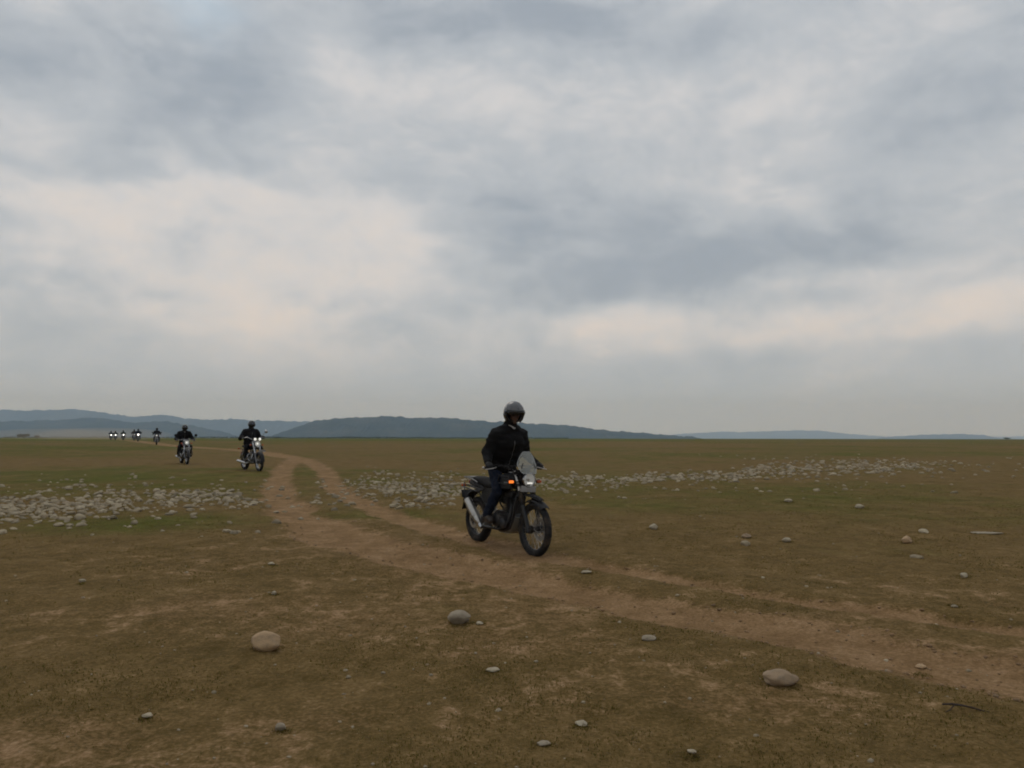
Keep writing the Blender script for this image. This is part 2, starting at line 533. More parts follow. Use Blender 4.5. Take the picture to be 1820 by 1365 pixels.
# ------------------------------------------------------------------ simple materials for the things
def flat_mat(name, col, rough=0.5, metal=0.0, spec=0.5, var=0.15, scale=30.0, coat=0.0, dust=0.0, bump=0.0):
    """painted / worn surface: colour varies a little, with dust in the mottling"""
    m, N = new_mat(name)
    tc = N.n('ShaderNodeTexCoord').outputs['Object']
    n = N.noise(tc, scale, 5, 0.6)
    lo = tuple(c * (1 - var) for c in col)
    hi = tuple(min(1, c * (1 + var)) for c in col)
    c = N.ramp(n, [(0.3, lo), (0.7, hi)])
    rg = N.mapr(n, 0.3, 0.7, max(0.02, rough - 0.08), min(1, rough + 0.08))
    if dust:
        d = N.mapr(N.noise(tc, scale * 0.35, 6, 0.7), 0.42, 0.72, 0.0, dust)
        c = N.mix(d, c, (0.20, 0.145, 0.095))
        rg = N.math('MAXIMUM', rg, N.math('MULTIPLY', d, 0.9))
    kw = dict(Base_Color=c, Roughness=rg, Metallic=metal, Specular_IOR_Level=spec)
    if coat:
        kw['Coat_Weight'] = coat
    if bump:
        b = N.n('ShaderNodeBump')
        b.inputs['Strength'].default_value = bump
        b.inputs['Distance'].default_value = 0.01
        N.put(b.inputs['Height'], n)
        kw['Normal'] = b.outputs[0]
    bsdf_out(N, **kw)
    return m
def glow_mat(name, col, strength, base=None):
    m, N = new_mat(name)
    bsdf_out(N, Base_Color=base or col, Roughness=0.3, Emission_Color=(*col, 1.0), Emission_Strength=strength)
    return m
def glass_mat(name, tint, alpha, rough=0.06, spec=0.6):
    m, N = new_mat(name)
    tr = N.n('ShaderNodeBsdfTransparent')
    tr.inputs[0].default_value = (1, 1, 1, 1)
    p = N.n('ShaderNodeBsdfPrincipled')
    tc = N.n('ShaderNodeTexCoord').outputs['Object']
    sm = N.noise(tc, 4, 3, 0.5)
    N.put(p.inputs['Base Color'], N.ramp(sm, [(0.3, tuple(c * .8 for c in tint)), (0.7, tint)]))
    p.inputs['Roughness'].default_value = rough
    p.inputs['Specular IOR Level'].default_value = spec
    mx = N.n('ShaderNodeMixShader')
    N.put(mx.inputs[0], N.mapr(sm, 0.3, 0.7, alpha * 0.85, min(1, alpha * 1.1)))
    N.put(mx.inputs[1], tr.outputs[0])
    N.put(mx.inputs[2], p.outputs[0])
    o = N.n('ShaderNodeOutputMaterial')
    N.put(o.inputs[0], mx.outputs[0])
    return m
BLACK = flat_mat('black_paint', (0.008, 0.008, 0.009), 0.55, spec=0.3, dust=0.05)
SATIN = flat_mat('satin_black_metal', (0.011, 0.011, 0.012), 0.5, metal=0.2, dust=0.10)
RUBBER = flat_mat('tyre_rubber', (0.014, 0.014, 0.015), 0.85, spec=0.2, dust=0.32, scale=22)
PLASTIC = flat_mat('black_plastic', (0.009, 0.009, 0.010), 0.75, spec=0.18, dust=0.05)
VINYL = flat_mat('black_vinyl', (0.014, 0.013, 0.013), 0.8, spec=0.12, dust=0.03, bump=0.2)
STEEL = flat_mat('brushed_steel', (0.42, 0.40, 0.37), 0.36, metal=1.0, dust=0.25)
CHROME = flat_mat('chrome', (0.42, 0.42, 0.42), 0.2, metal=1.0, dust=0.12)
ALLOY = flat_mat('grey_alloy', (0.16, 0.16, 0.16), 0.5, metal=0.7, dust=0.3)
DARKALLOY = flat_mat('dark_engine_alloy', (0.035, 0.035, 0.037), 0.5, metal=0.5, dust=0.3)
PLATE = flat_mat('number_plate', (0.30, 0.30, 0.30), 0.45, dust=0.3, var=0.1)
AMBER_ON = glow_mat('lit_amber_lens', (1.0, 0.22, 0.03), 1.0, (0.7, 0.16, 0.02))
AMBER = flat_mat('amber_lens', (0.42, 0.075, 0.015), 0.25, var=0.1)
REDLENS = flat_mat('red_lens', (0.25, 0.012, 0.01), 0.25, var=0.1)
LAMP_ON = glow_mat('lit_headlamp', (1.0, 0.96, 0.86), 0.7, (0.8, 0.8, 0.78))
LAMP_FAR = glow_mat('bright_far_headlamp', (1.0, 0.97, 0.88), 4.0, (0.8, 0.8, 0.78))
REFLECTOR = glow_mat('lit_headlamp_reflector', (1.0, 0.98, 0.93), 0.07, (0.62, 0.62, 0.60))
LENS = glass_mat('headlamp_glass', (0.75, 0.75, 0.74), 0.16, 0.08)
SCREEN = glass_mat('clear_windscreen', (0.46, 0.48, 0.45), 0.36, 0.10)
MAROON = flat_mat('maroon_paint', (0.12, 0.016, 0.018), 0.3, coat=0.4, dust=0.2)
FABRIC = flat_mat('black_jacket_cloth', (0.0095, 0.0092, 0.0096), 0.9, spec=0.15, scale=60, bump=0.25)
FABRIC2 = flat_mat('charcoal_jacket_cloth', (0.016, 0.015, 0.016), 0.92, spec=0.15, scale=60, bump=0.25)
DENIM = flat_mat('dark_blue_denim', (0.009, 0.014, 0.027), 0.95, spec=0.12, scale=70, bump=0.25, dust=0.10)
LEATHER = flat_mat('dark_leather', (0.022, 0.017, 0.015), 0.6, spec=0.35, dust=0.35)
GLOVE = flat_mat('black_glove_leather', (0.012, 0.011, 0.011), 0.7, spec=0.3)
SKIN = flat_mat('brown_skin', (0.085, 0.042, 0.027), 0.65, var=0.12, scale=25)
BEARD = flat_mat('dark_hair', (0.012, 0.010, 0.009), 0.8)
SHELL_GREY = flat_mat('grey_helmet_paint', (0.095, 0.097, 0.10), 0.34, coat=0.25, var=0.25, scale=9)
SHELL_BLACK = flat_mat('black_helmet_paint', (0.014, 0.014, 0.016), 0.25, coat=0.4)
SHELL_WHITE = flat_mat('pale_grey_marking', (0.55, 0.55, 0.55), 0.4)
VISOR = glass_mat('smoked_visor', (0.012, 0.012, 0.013), 0.82, 0.08)
VISOR_DARK = flat_mat('dark_visor', (0.010, 0.012, 0.016), 0.12, spec=0.7)
SCARF = flat_mat('pale_collar_cloth', (0.42, 0.40, 0.37), 0.9)

# ------------------------------------------------------------------ mesh builder
def frame_of(axis):
    a = Vector(axis).normalized()
    h = Vector((0, 0, 1)) if abs(a.z) < 0.9 else Vector((1, 0, 0))
    u = a.cross(h).normalized()
    return a, u, a.cross(u).normalized()
class MB:
    def __init__(self):
        self.v, self.f = [], []
    def add(self, vs, fs):
        o = len(self.v)
        self.v += [tuple(p) for p in vs]
        self.f += [tuple(i + o for i in f) for f in fs]
        return self
    def box(self, c, s, rot=None, bev=0.0):
        hx, hy, hz = s[0] / 2, s[1] / 2, s[2] / 2
        M = rot or Matrix.Identity(3)
        c = Vector(c)
        if bev <= 0:
            vs = [c + M @ Vector((x, y, z)) for x in (-hx, hx) for y in (-hy, hy) for z in (-hz, hz)]
            return self.add(vs, [(0, 1, 3, 2), (4, 6, 7, 5), (0, 4, 5, 1), (2, 3, 7, 6), (0, 2, 6, 4), (1, 5, 7, 3)])
        bm = bmesh.new()
        bmesh.ops.create_cube(bm, size=1.0)
        for q in bm.verts:
            q.co = Vector((q.co.x * s[0], q.co.y * s[1], q.co.z * s[2]))
        bmesh.ops.bevel(bm, geom=bm.edges[:], offset=bev, segments=2, affect='EDGES', profile=0.6)
        bm.verts.index_update()
        self.add([c + M @ q.co for q in bm.verts], [tuple(x.index for x in f.verts) for f in bm.faces])
        bm.free()
        return self
    def lathe(self, c, axis, prof, n=20):
        """prof: (along, radius) pairs; zero radius closes the end"""
        a, u, w = frame_of(axis)
        c = Vector(c)
        vs, fs, rings = [], [], []
        for al, r in prof:
            if r <= 1e-6:
                rings.append([len(vs)]); vs.append(c + a * al)
            else:
                rings.append(list(range(len(vs), len(vs) + n)))
                for k in range(n):
                    t = 2 * math.pi * k / n
                    vs.append(c + a * al + (u * math.cos(t) + w * math.sin(t)) * r)
        for A, B in zip(rings[:-1], rings[1:]):
            for k in range(n):
                k2 = (k + 1) % n
                if len(A) == 1 and len(B) == 1: continue
                if len(A) == 1: fs.append((A[0], B[k2], B[k]))
                elif len(B) == 1: fs.append((A[k], A[k2], B[0]))
                else: fs.append((A[k], A[k2], B[k2], B[k]))
        return self.add(vs, fs)
    def cyl(self, p0, p1, r0, r1=None, n=12):
        r1 = r0 if r1 is None else r1
        p0, p1 = Vector(p0), Vector(p1)
        L = (p1 - p0).length
        return self.lathe(p0, p1 - p0, [(0, 0), (0, r0), (L, r1), (L, 0)], n)
    def cap(self, p0, p1, r0, r1=None, n=16, k=5):
        """tapered limb with round ends"""
        r1 = r0 if r1 is None else r1
        p0, p1 = Vector(p0), Vector(p1)
        L = max((p1 - p0).length, 1e-5)
        pr = [(-r0 * math.cos(i / k * math.pi / 2), r0 * math.sin(i / k * math.pi / 2)) for i in range(k)]
        pr += [(0, r0), (L, r1)]
        pr += [(L + r1 * math.sin(i / k * math.pi / 2), r1 * math.cos(i / k * math.pi / 2)) for i in range(1, k)]
        pr += [(L + r1, 0)]
        pr[0] = (-r0, 0)
        return self.lathe(p0, p1 - p0 if L > 1e-4 else (0, 0, 1), pr, n)
    def ell(self, c, r, rot=None, nu=20, nv=12):
        M = rot or Matrix.Identity(3)
        c = Vector(c)
        vs, fs = [c + M @ Vector((0, 0, -r[2]))], []
        for j in range(1, nv):
            ph = -math.pi / 2 + math.pi * j / nv
            for i in range(nu):
                th = 2 * math.pi * i / nu
                vs.append(c + M @ Vector((r[0] * math.cos(ph) * math.cos(th), r[1] * math.cos(ph) * math.sin(th), r[2] * math.sin(ph))))
        vs.append(c + M @ Vector((0, 0, r[2])))
        for i in range(nu):
            fs.append((0, 1 + (i + 1) % nu, 1 + i))
            for j in range(nv - 2):
                a = 1 + j * nu
                fs.append((a + i, a + (i + 1) % nu, a + nu + (i + 1) % nu, a + nu + i))
            a = 1 + (nv - 2) * nu
            fs.append((a + i, a + (i + 1) % nu, len(vs) - 1))
        return self.add(vs, fs)
    def tube(self, pts, r, n=10, closed=False, flat=None):
        P = [Vector(p) for p in pts]
        m = len(P)
        rr = r if hasattr(r, '__len__') else [r] * m
        vs, fs = [], []
        prev = None
        for i, p in enumerate(P):
            a = (P[(i + 1) % m] - P[i - 1]) if closed else (P[min(i + 1, m - 1)] - P[max(i - 1, 0)])
            a = a.normalized()
            if prev is None:
                _, u, w = frame_of(a)
            else:
                u = (prev - a * prev.dot(a)).normalized()
                w = a.cross(u)
            prev = u
            for k in range(n):
                t = 2 * math.pi * k / n
                vs.append(p + (u * math.cos(t) + w * math.sin(t)) * rr[i])
        for i in range(m if closed else m - 1):
            A, B = i * n, ((i + 1) % m) * n
            for k in range(n):
                fs.append((A + k, A + (k + 1) % n, B + (k + 1) % n, B + k))
        if not closed:
            fs.append(tuple(range(n))[::-1]); fs.append(tuple((m - 1) * n + k for k in range(n)))
        return self.add(vs, fs)
    def loft(self, secs, closed_ends=True):
        """secs: equal-length loops of points"""
        n = len(secs[0])
        vs = [Vector(p) for s in secs for p in s]
        fs = []
        for i in range(len(secs) - 1):
            for k in range(n):
                fs.append((i * n + k, i * n + (k + 1) % n, (i + 1) * n + (k + 1) % n, (i + 1) * n + k))
        if closed_ends:
            fs.append(tuple(range(n))[::-1]); fs.append(tuple((len(secs) - 1) * n + k for k in range(n)))
        return self.add(vs, fs)
    def prism(self, poly, y0, y1):
        """outline in the x-z plane, between two y"""
        n = len(poly)
        vs = [(x, y0, z) for x, z in poly] + [(x, y1, z) for x, z in poly]
        fs = [tuple(range(n)), tuple(range(2 * n - 1, n - 1, -1))]
        fs += [(k, n + k, n + (k + 1) % n, (k + 1) % n) for k in range(n)]
        return self.add(vs, fs)
    def arc_strip(self, c, r, a0, a1, w, th, n=18, y=0.0, lip=0.02):
        """a mudguard: curved strip round an axle, angles in degrees from +x towards +z"""
        secs = []
        for i in range(n + 1):
            a = R(a0 + (a1 - a0) * i / n)
            ca, sa = math.cos(a), math.sin(a)
            pr = [(-w / 2, -lip), (-w / 2 * .86, 0), (-w * .25, lip * .45), (w * .25, lip * .45), (w / 2 * .86, 0), (w / 2, -lip),
                  (w / 2 - .004, -lip - .003), (w * .25, lip * .45 - th), (-w * .25, lip * .45 - th), (-w / 2 + .004, -lip - .003)]
            secs.append([(c[0] + (r + q) * ca, y + p, c[2] + (r + q) * sa) for p, q in pr])
        return self.loft(secs)
    def build(self, name, mat, parent=None, smooth=True, sharp=35):
        me = bpy.data.meshes.new(name)
        me.from_pydata([tuple(p) for p in self.v], [], self.f)
        bm = bmesh.new(); bm.from_mesh(me)
        bmesh.ops.recalc_face_normals(bm, faces=bm.faces[:])
        bm.to_mesh(me); bm.free()
        if smooth:
            me.shade_smooth()
            me.set_sharp_from_angle(angle=R(sharp))
        me.materials.append(mat)
        o = bpy.data.objects.new(name, me)
        COL.objects.link(o)
        o.parent = parent
        return o
def remeshed(mb, name, mat, parent=None, voxel=0.012, smooth=5, wrinkle=0.0, wscale=9.0, ratio=1.0):
    """one continuous skin over all the shapes in mb"""
    me = bpy.data.meshes.new('tmp')
    me.from_pydata([tuple(p) for p in mb.v], [], mb.f)
    bm = bmesh.new(); bm.from_mesh(me)
    bmesh.ops.recalc_face_normals(bm, faces=bm.faces[:])
    bm.to_mesh(me); bm.free()
    o = bpy.data.objects.new('tmp', me)
    COL.objects.link(o)
    md = o.modifiers.new('r', 'REMESH'); md.mode = 'VOXEL'; md.voxel_size = voxel; md.adaptivity = 0
    if smooth:
        ms = o.modifiers.new('s', 'SMOOTH'); ms.factor = 0.5; ms.iterations = smooth
    if ratio < 1:
        mdc = o.modifiers.new('d', 'DECIMATE'); mdc.ratio = ratio
    dg = bpy.context.evaluated_depsgraph_get()
    new = bpy.data.meshes.new_from_object(o.evaluated_get(dg))
    bpy.data.objects.remove(o); bpy.data.meshes.remove(me)
    if wrinkle:
        n = len(new.vertices)
        co = np.empty(n * 3); new.vertices.foreach_get('co', co); co = co.reshape(-1, 3)
        no = np.empty(n * 3); new.vertices.foreach_get('normal', no); no = no.reshape(-1, 3)
        for i in range(n):
            p = Vector(co[i])
            q = Vector((p.x * 0.8, p.y * 0.8, p.z * 1.5)) * wscale
            dsp = 1 - abs(mnoise.noise(q)) * 2.2 + 0.5 * mnoise.noise(q * 2.3)
            co[i] += no[i] * wrinkle * (dsp - 0.4)
        new.vertices.foreach_set('co', co.ravel())
        new.update()
    new.name = name
    new.materials.clear(); new.materials.append(mat)
    new.shade_smooth()
    ob = bpy.data.objects.new(name, new)
    COL.objects.link(ob)
    ob.parent = parent
    return ob
def empty(name, loc=(0, 0, 0), rz=0.0):
    o = bpy.data.objects.new(name, None)
    o.empty_display_size = 0.2
    COL.objects.link(o)
    o.location = loc
    o.rotation_euler = (0, 0, rz)
    return o
def copy_tree(o, parent=None):
    c = o.copy()
    COL.objects.link(c)
    c.parent = parent
    for ch in list(o.children):
        if ch is not c:
            copy_tree(ch, c)
    return c

# ------------------------------------------------------------------ motorcycles (x forward, y to the rider's left, z up)
def make_wheel(parent, c, Rw, tw, rim_r, hub_r, disc_r, disc_y, nsp, rim_mat, knobs=True, sp_mat=None):
    ax = (0, 1, 0)
    rim_w = tw * 0.62
    o = MB().lathe(c, ax, [(-rim_w / 2, rim_r + .012), (-rim_w / 2, rim_r - .004), (-rim_w * .3, rim_r - .016), (0, rim_r - .020), (rim_w * .3, rim_r - .016),
                           (rim_w / 2, rim_r - .004), (rim_w / 2, rim_r + .012), (rim_w * .3, rim_r), (0, rim_r - .006), (-rim_w * .3, rim_r), (-rim_w / 2, rim_r + .012)], 40).build('wheel', rim_mat, parent)
    mid = (rim_r + Rw) / 2
    hr = (Rw - rim_r) / 2
    prof = []
    for k in range(15):
        t = -math.pi + 2 * math.pi * k / 14
        prof.append((tw / 2 * math.sin(t) * (1 if abs(math.cos(t)) < .8 else .92), mid + hr * math.cos(t)))
    ty = MB().lathe(c, ax, prof, 48)
    if knobs:
        C = Vector(c)
        nk = 44
        for i in range(nk):
            a = 2 * math.pi * i / nk
            rd = Vector((math.cos(a), 0, math.sin(a)))
            tg = Vector((-math.sin(a), 0, math.cos(a)))
            for yy, tilt in ((-.34, -.7), (0 if i % 2 else .13, 0), (.34, .7)):
                up = (rd * math.cos(tilt) + Vector((0, 1, 0)) * math.sin(tilt)).normalized()
                sd_ = tg.cross(up).normalized()
                M = Matrix((tg, sd_, up)).transposed()
                ty.box(C + rd * (Rw - .004 - abs(yy) * .045) + Vector((0, yy * tw, 0)), (Rw * 2 * math.pi / nk * .55, tw * .24, .013), M)
    ty.build('tyre', RUBBER, o, sharp=50)
    hw = .055
    MB().lathe(c, ax, [(-hw - .035, 0), (-hw - .035, .012), (-hw, .018), (-hw, hub_r), (-hw + .012, hub_r), (-hw + .02, hub_r * .7), (hw - .02, hub_r * .7),
                       (hw - .012, hub_r), (hw, hub_r), (hw, .018), (hw + .035, .012), (hw + .035, 0)], 24).build('hub', DARKALLOY, o)
    s = MB()
    C = Vector(c)
    for i in range(nsp):
        a = 2 * math.pi * i / nsp
        side = 1 if i % 2 else -1
        lean = .55 if (i // 2) % 2 else -.55
        p0 = C + Vector((math.cos(a + lean) * hub_r * .95, side * (hw - .006), math.sin(a + lean) * hub_r * .95))
        p1 = C + Vector((math.cos(a) * (rim_r - .012), side * .006, math.sin(a) * (rim_r - .012)))
        s.cyl(p0, p1, .0026, n=5)
    so = s.build('spokes', sp_mat or STEEL, o)
    so['kind'] = 'stuff'
    if disc_r:
        d = MB().lathe((c[0], c[1] + disc_y, c[2]), ax, [(-.0025, disc_r * .62), (-.0025, disc_r), (.0025, disc_r), (.0025, disc_r * .62), (-.0025, disc_r * .62)], 36)
        for i in range(5):
            a = 2 * math.pi * i / 5
            d.cyl((c[0] + math.cos(a) * hub_r * .8, c[1] + disc_y, c[2] + math.sin(a) * hub_r * .8), (c[0] + math.cos(a + .25) * disc_r * .66, c[1] + disc_y, c[2] + math.sin(a + .25) * disc_r * .66), .006, n=6)
        d.build('brake_disc', STEEL, o)
    return o

def lerp(a, b, t):
    return Vector(a) + (Vector(b) - Vector(a)) * t

def ring(cx, hy, hz, z, x, n=16, sq=2.6):
    """superellipse section in the y-z plane at x"""
    pts = []
    for k in range(n):
        t = 2 * math.pi * k / n
        c_, s_ = math.cos(t), math.sin(t)
        pts.append((x, hy * math.copysign(abs(c_) ** (2 / sq), c_), z + hz * math.copysign(abs(s_) ** (2 / sq), s_)))
    return pts

def cyl_engine(parent, case_mat, barrel_mat, cover_mat, x0=.10, z0=.42):
    e = MB()
    poly = [(x0 - .24, z0 - .10), (x0 - .20, z0 - .15), (x0 + .14, z0 - .15), (x0 + .20, z0 - .09), (x0 + .20, z0 + .02), (x0 + .12, z0 + .09), (x0 - .16, z0 + .09), (x0 - .25, z0 + .02)]
    e.prism(poly, -.10, .10)
    e.prism([(x - .0, z) for x, z in [(x0 - .20, z0 - .11), (x0 + .13, z0 - .12), (x0 + .17, z0 - .03), (x0 + .08, z0 + .05), (x0 - .16, z0 + .05)]], -.15, .15)
    o = e.build('engine', case_mat, parent, sharp=25)
    b = MB()
    top = z0 + .09
    for k in range(9):
        z = top + .012 + k * .021
        b.box((x0 + .06 + k * .003, 0, z), (.19 - .002 * k, .17, .009))
    b.cyl((x0 + .06, 0, top - .01), (x0 + .088, 0, top + .2), .058)
    b.build('cylinder_fins', barrel_mat, o)
    hd = MB()
    hd.box((x0 + .095, 0, top + .235), (.20, .15, .075), bev=.02)
    hd.build('cylinder_head', cover_mat, o)
    for s in (-1, 1):
        cv = MB()
        cv.lathe((x0 - .06, s * .15, z0 - .035), (0, s, 0), [(0, .105), (.018, .10), (.030, .078), (.034, .03), (.034, 0)], 24)
        cv.lathe((x0 + .10, s * .15, z0 - .06), (0, s, 0), [(0, .07), (.016, .066), (.024, .05), (.026, 0)], 20)
        cv.build('engine_cover', cover_mat, o)
    return o

def adventure_bike():
    t = empty('motorcycle')
    FA, RA = Vector((.735, 0, .346)), Vector((-.73, 0, .322))
    make_wheel(t, FA, .346, .092, .270, .052, .150, .075, 36, SATIN)
    make_wheel(t, RA, .322, .125, .222, .062, .120, -.085, 36, SATIN)
    # front fork
    up = Vector((-.438, 0, .899))
    for s in (-1, 1):
        y = Vector((0, s * .098, 0))
        f = MB().cyl(FA + y - up * .03, FA + y + up * .34, .030, .029, 16)
        f.box(FA + y + Vector((-.005, 0, -.005)), (.075, .042, .085), bev=.012)
        fl = f.build('fork_leg', SATIN, t)
        g = MB()
        pr = []
        for k in range(23):
            pr.append((.0 + k * .0085, .037 if k % 2 else .030))
        g.lathe(FA + y + up * .33, up, [(0, .022)] + pr + [(.195, .022)], 16)
        g.build('fork_gaiter', RUBBER, fl)
        MB().cyl(FA + y + up * .50, FA + y + up * .80, .0215, n=14).build('fork_tube', STEEL, fl)
    cl = MB()
    for q, w in ((.60, .27), (.77, .25)):
        cl.box(FA + up * q, (.07, w, .035), Matrix.Rotation(R(-26), 3, 'Y'), bev=.008)
    cl.cyl(FA + up * .56, FA + up * .80, .03)
    cl.build('triple_clamp', SATIN, t)
    # brake caliper
    MB().box(FA + Vector((-.10, .10, .075)), (.06, .05, .12), Matrix.Rotation(R(35), 3, 'Y'), bev=.012).build('brake_caliper', ALLOY, t)
    # front mudguards: hugger and high beak
    fm = MB().arc_strip(FA, .372, 50, 122, .125, .004)
    for s in (-1, 1):
        fm.cyl(FA + Vector((-.05, s * .098, .20)), FA + Vector((-.02, s * .058, .375)), .008, n=6)
    fm.build('front_mudguard', BLACK, t)
    bk = MB()
    secs = []
    for i in range(10):
        u = i / 9
        x = .42 + .47 * u
        z = .765 + .022 * math.sin(u * 2.6) - .05 * u * u
        w = .082 * (1 - .55 * u ** 2.2)
        secs.append([(x, -w, z - .016), (x, -w * .6, z + .008), (x, w * .6, z + .008), (x, w, z - .016), (x, w * .6, z - .003), (x, -w * .6, z - .003)])
    bk.loft(secs).build('beak', PLASTIC, t)
    # handlebar
    hb = MB()
    pts = [(.20, .455, 1.105), (.235, .35, 1.125), (.275, .24, 1.135), (.325, .13, 1.085), (.345, .06, 1.055), (.345, -.06, 1.055), (.325, -.13, 1.085), (.275, -.24, 1.135), (.235, -.35, 1.125), (.20, -.455, 1.105)]
    P = []
    for a, b in zip(pts[:-1], pts[1:]):
        for k in range(4):
            P.append(lerp(a, b, k / 4))
    P.append(Vector(pts[-1]))
    hb.tube(P, .0112, 10)
    hb.cyl((.285, .20, 1.13), (.285, -.20, 1.13), .008, n=8)
    h = hb.build('handlebar', SATIN, t)
    for s in (-1, 1):
        ga, gb = Vector((.20, s * .455, 1.105)), Vector((.238, s * .34, 1.126))
        MB().cyl(ga + (ga - gb) * .06, gb, .0175, n=14).build('grip', RUBBER, h)
        MB().lathe(ga + (ga - gb) * .06, ga - gb, [(0, .0175), (.012, .019), (.022, .014), (.024, 0)], 12).build('bar_end', STEEL, h)
        lv = MB().tube([Vector((.255, s * .31, 1.118)), Vector((.285, s * .34, 1.108)), Vector((.285, s * .40, 1.096)), Vector((.265, s * .48, 1.084))], [.008, .007, .006, .007], 8)
        lv.build('lever', STEEL, h)
        sg = MB().box((.246, s * .312, 1.128), (.05, .05, .045), bev=.01)
        sg.build('switch_pod', PLASTIC, h)
    ck = MB()
    ck.tube([(.27, -.27, 1.12), (.40, -.24, 1.16), (.47, -.15, 1.10), (.46, -.08, .95)], .0055, 6)
    ck.tube([(.27, .27, 1.12), (.41, .22, 1.15), (.48, .13, 1.08), (.47, .07, .93)], .0055, 6)
    ck.tube([(.27, -.25, 1.125), (.43, -.20, 1.11), (.44, -.10, 1.0), (.36, -.06, .88)], .005, 6)
    ck.build('control_cable', PLASTIC, h)
    # instruments
    ins = MB()
    ins.lathe((.44, .03, 1.075), (-.55, 0, .83), [(-.05, .04), (-.01, .062), (.014, .064), (.018, .055), (.018, 0)], 22)
    ins.lathe((.43, -.085, 1.06), (-.55, 0, .83), [(-.03, .03), (0, .036), (.012, .036), (.014, 0)], 18)
    ins.box((.465, 0, 1.03), (.05, .22, .05), bev=.012)
    ins.build('instrument_cluster', PLASTIC, t)
    # headlight
    hl = MB().lathe((.555, 0, .965), (1, 0, -.05), [(-.13, 0), (-.125, .03), (-.09, .070), (-.03, .090), (.022, .094), (.030, .092), (.032, .084), (.024, .082)], 30).build('headlight', PLASTIC, t)
    MB().lathe((.555, 0, .965), (1, 0, -.05), [(.026, .083), (.036, .086), (.040, .090), (.034, .096), (.018, .096)], 30).build('bezel', CHROME, hl)
    MB().lathe((.555, 0, .965), (1, 0, -.05), [(-.05, .0), (-.046, .022), (-.03, .048), (-.005, .068), (.028, .0835)], 30).build('reflector', REFLECTOR, hl)
    MB().lathe((.555, 0, .965), (1, 0, -.05), [(.030, .084), (.044, .066), (.054, .036), (.057, 0)], 30).build('lens', LENS, hl)
    bs = MB().lathe((.555, 0, .962), (1, 0, -.05), [(-.04, .012), (-.006, .012), (.004, .020), (.010, .018), (.012, 0)], 16).build('bulb_shield', STEEL, hl)
    MB().box((.594, 0, .922), (.008, .080, .020), bev=.003).build('glow_bar', LAMP_ON, hl)  # added glowing bar, stands in for bright light reflected low in the headlamp
    # windscreen and its stay
    ws = MB()
    rows = [(.620, 1.045, .100), (.600, 1.10, .135), (.575, 1.165, .145), (.545, 1.235, .118), (.520, 1.30, .080), (.512, 1.325, .055)]
    outer, n = [], 13
    for x, z, w in rows:
        outer.append([Vector((x - 2.2 * (w * s) ** 2 * 1.6, w * s, z)) for s in np.linspace(-1, 1, n)])
    vs, fs = [], []
    for layer in (0, 1):
        for r_ in outer:
            for p in r_:
                vs.append(p - Vector((.0035 * layer, 0, .001 * layer)))
    nr_ = len(rows)
    for L_ in (0, 1):
        for i in range(nr_ - 1):
            for k in range(n - 1):
                a = L_ * nr_ * n + i * n + k
                fs.append((a, a + 1, a + n + 1, a + n))
    edge = [k for k in range(n)] + [i * n + n - 1 for i in range(1, nr_)] + [(nr_ - 1) * n + k for k in range(n - 2, -1, -1)] + [i * n for i in range(nr_ - 2, 0, -1)]
    for a, b in zip(edge, edge[1:] + edge[:1]):
        fs.append((a, b, b + nr_ * n, a + nr_ * n))
    w_o = ws.add(vs, fs).build('windscreen', SCREEN, t)
    rimp = [Vector(outer[i // n][i % n]) if False else Vector(vs[i]) for i in edge]
    MB().tube(rimp, .0034, 6, closed=True).build('screen_edge', flat_mat('polished_screen_edge', (.34, .35, .35), .2, spec=.8), w_o)
    st = MB()
    for s in (-1, 1):
        st.tube([(.44, s * .085, .88), (.53, s * .105, 1.0), (.555, s * .105, 1.12), (.545, s * .08, 1.18)], .007, 8)
    st.cyl((.553, -.10, 1.115), (.553, .10, 1.115), .006, n=8)
    st.build('screen_bracket', SATIN, w_o)
    # plate under the lamp
    npl = MB().box((.575, -.01, .845), (.004, .235, .078), Matrix.Rotation(R(8), 3, 'Y') @ Matrix.Rotation(R(-3), 3, 'X'), bev=.0015).build('number_plate', PLATE, t)
    MB().box((.560, 0, .855), (.02, .05, .10)).build('plate_bracket', SATIN, npl)
    # indicators
    for s, mt in ((-1, AMBER_ON), (1, AMBER)):
        iy = s * .215
        i_o = MB().cyl((.47, s * .09, .93), (.475, s * .18, .935), .009, n=8).lathe((.45, iy, .935), (1, 0, 0), [(-.03, 0), (-.028, .012), (-.008, .024), (.026, .028)], 14).build('indicator', PLASTIC, t)
        MB().box((.484, iy, .935), (.022, .068, .036), bev=.009).build('lens', mt, i_o)
    for s in (-1, 1):
        i_o = MB().cyl((-.90, s * .06, .80), (-.90, s * .15, .80), .008, n=8).build('indicator', PLASTIC, t)
        MB().box((-.905, s * .17, .80), (.04, .06, .035), bev=.009).build('lens', AMBER, i_o)
    # tank
    tk = MB()
    secs = []
    for x, hy, zc, hz in [(.355, .05, .905, .05), (.33, .10, .915, .085), (.27, .135, .925, .105), (.18, .150, .93, .112), (.06, .150, .92, .108), (-.05, .125, .895, .092), (-.13, .095, .865, .07), (-.16, .05, .85, .04)]:
        secs.append(ring(0, hy, hz, zc, x))
    tk.loft(secs)
    tank = tk.build('fuel_tank', BLACK, t, sharp=60)
    MB().lathe((.14, 0, 1.035), (0, 0, 1), [(0, .045), (.008, .042), (.012, .03), (.012, 0)], 18).build('fuel_cap', STEEL, tank)
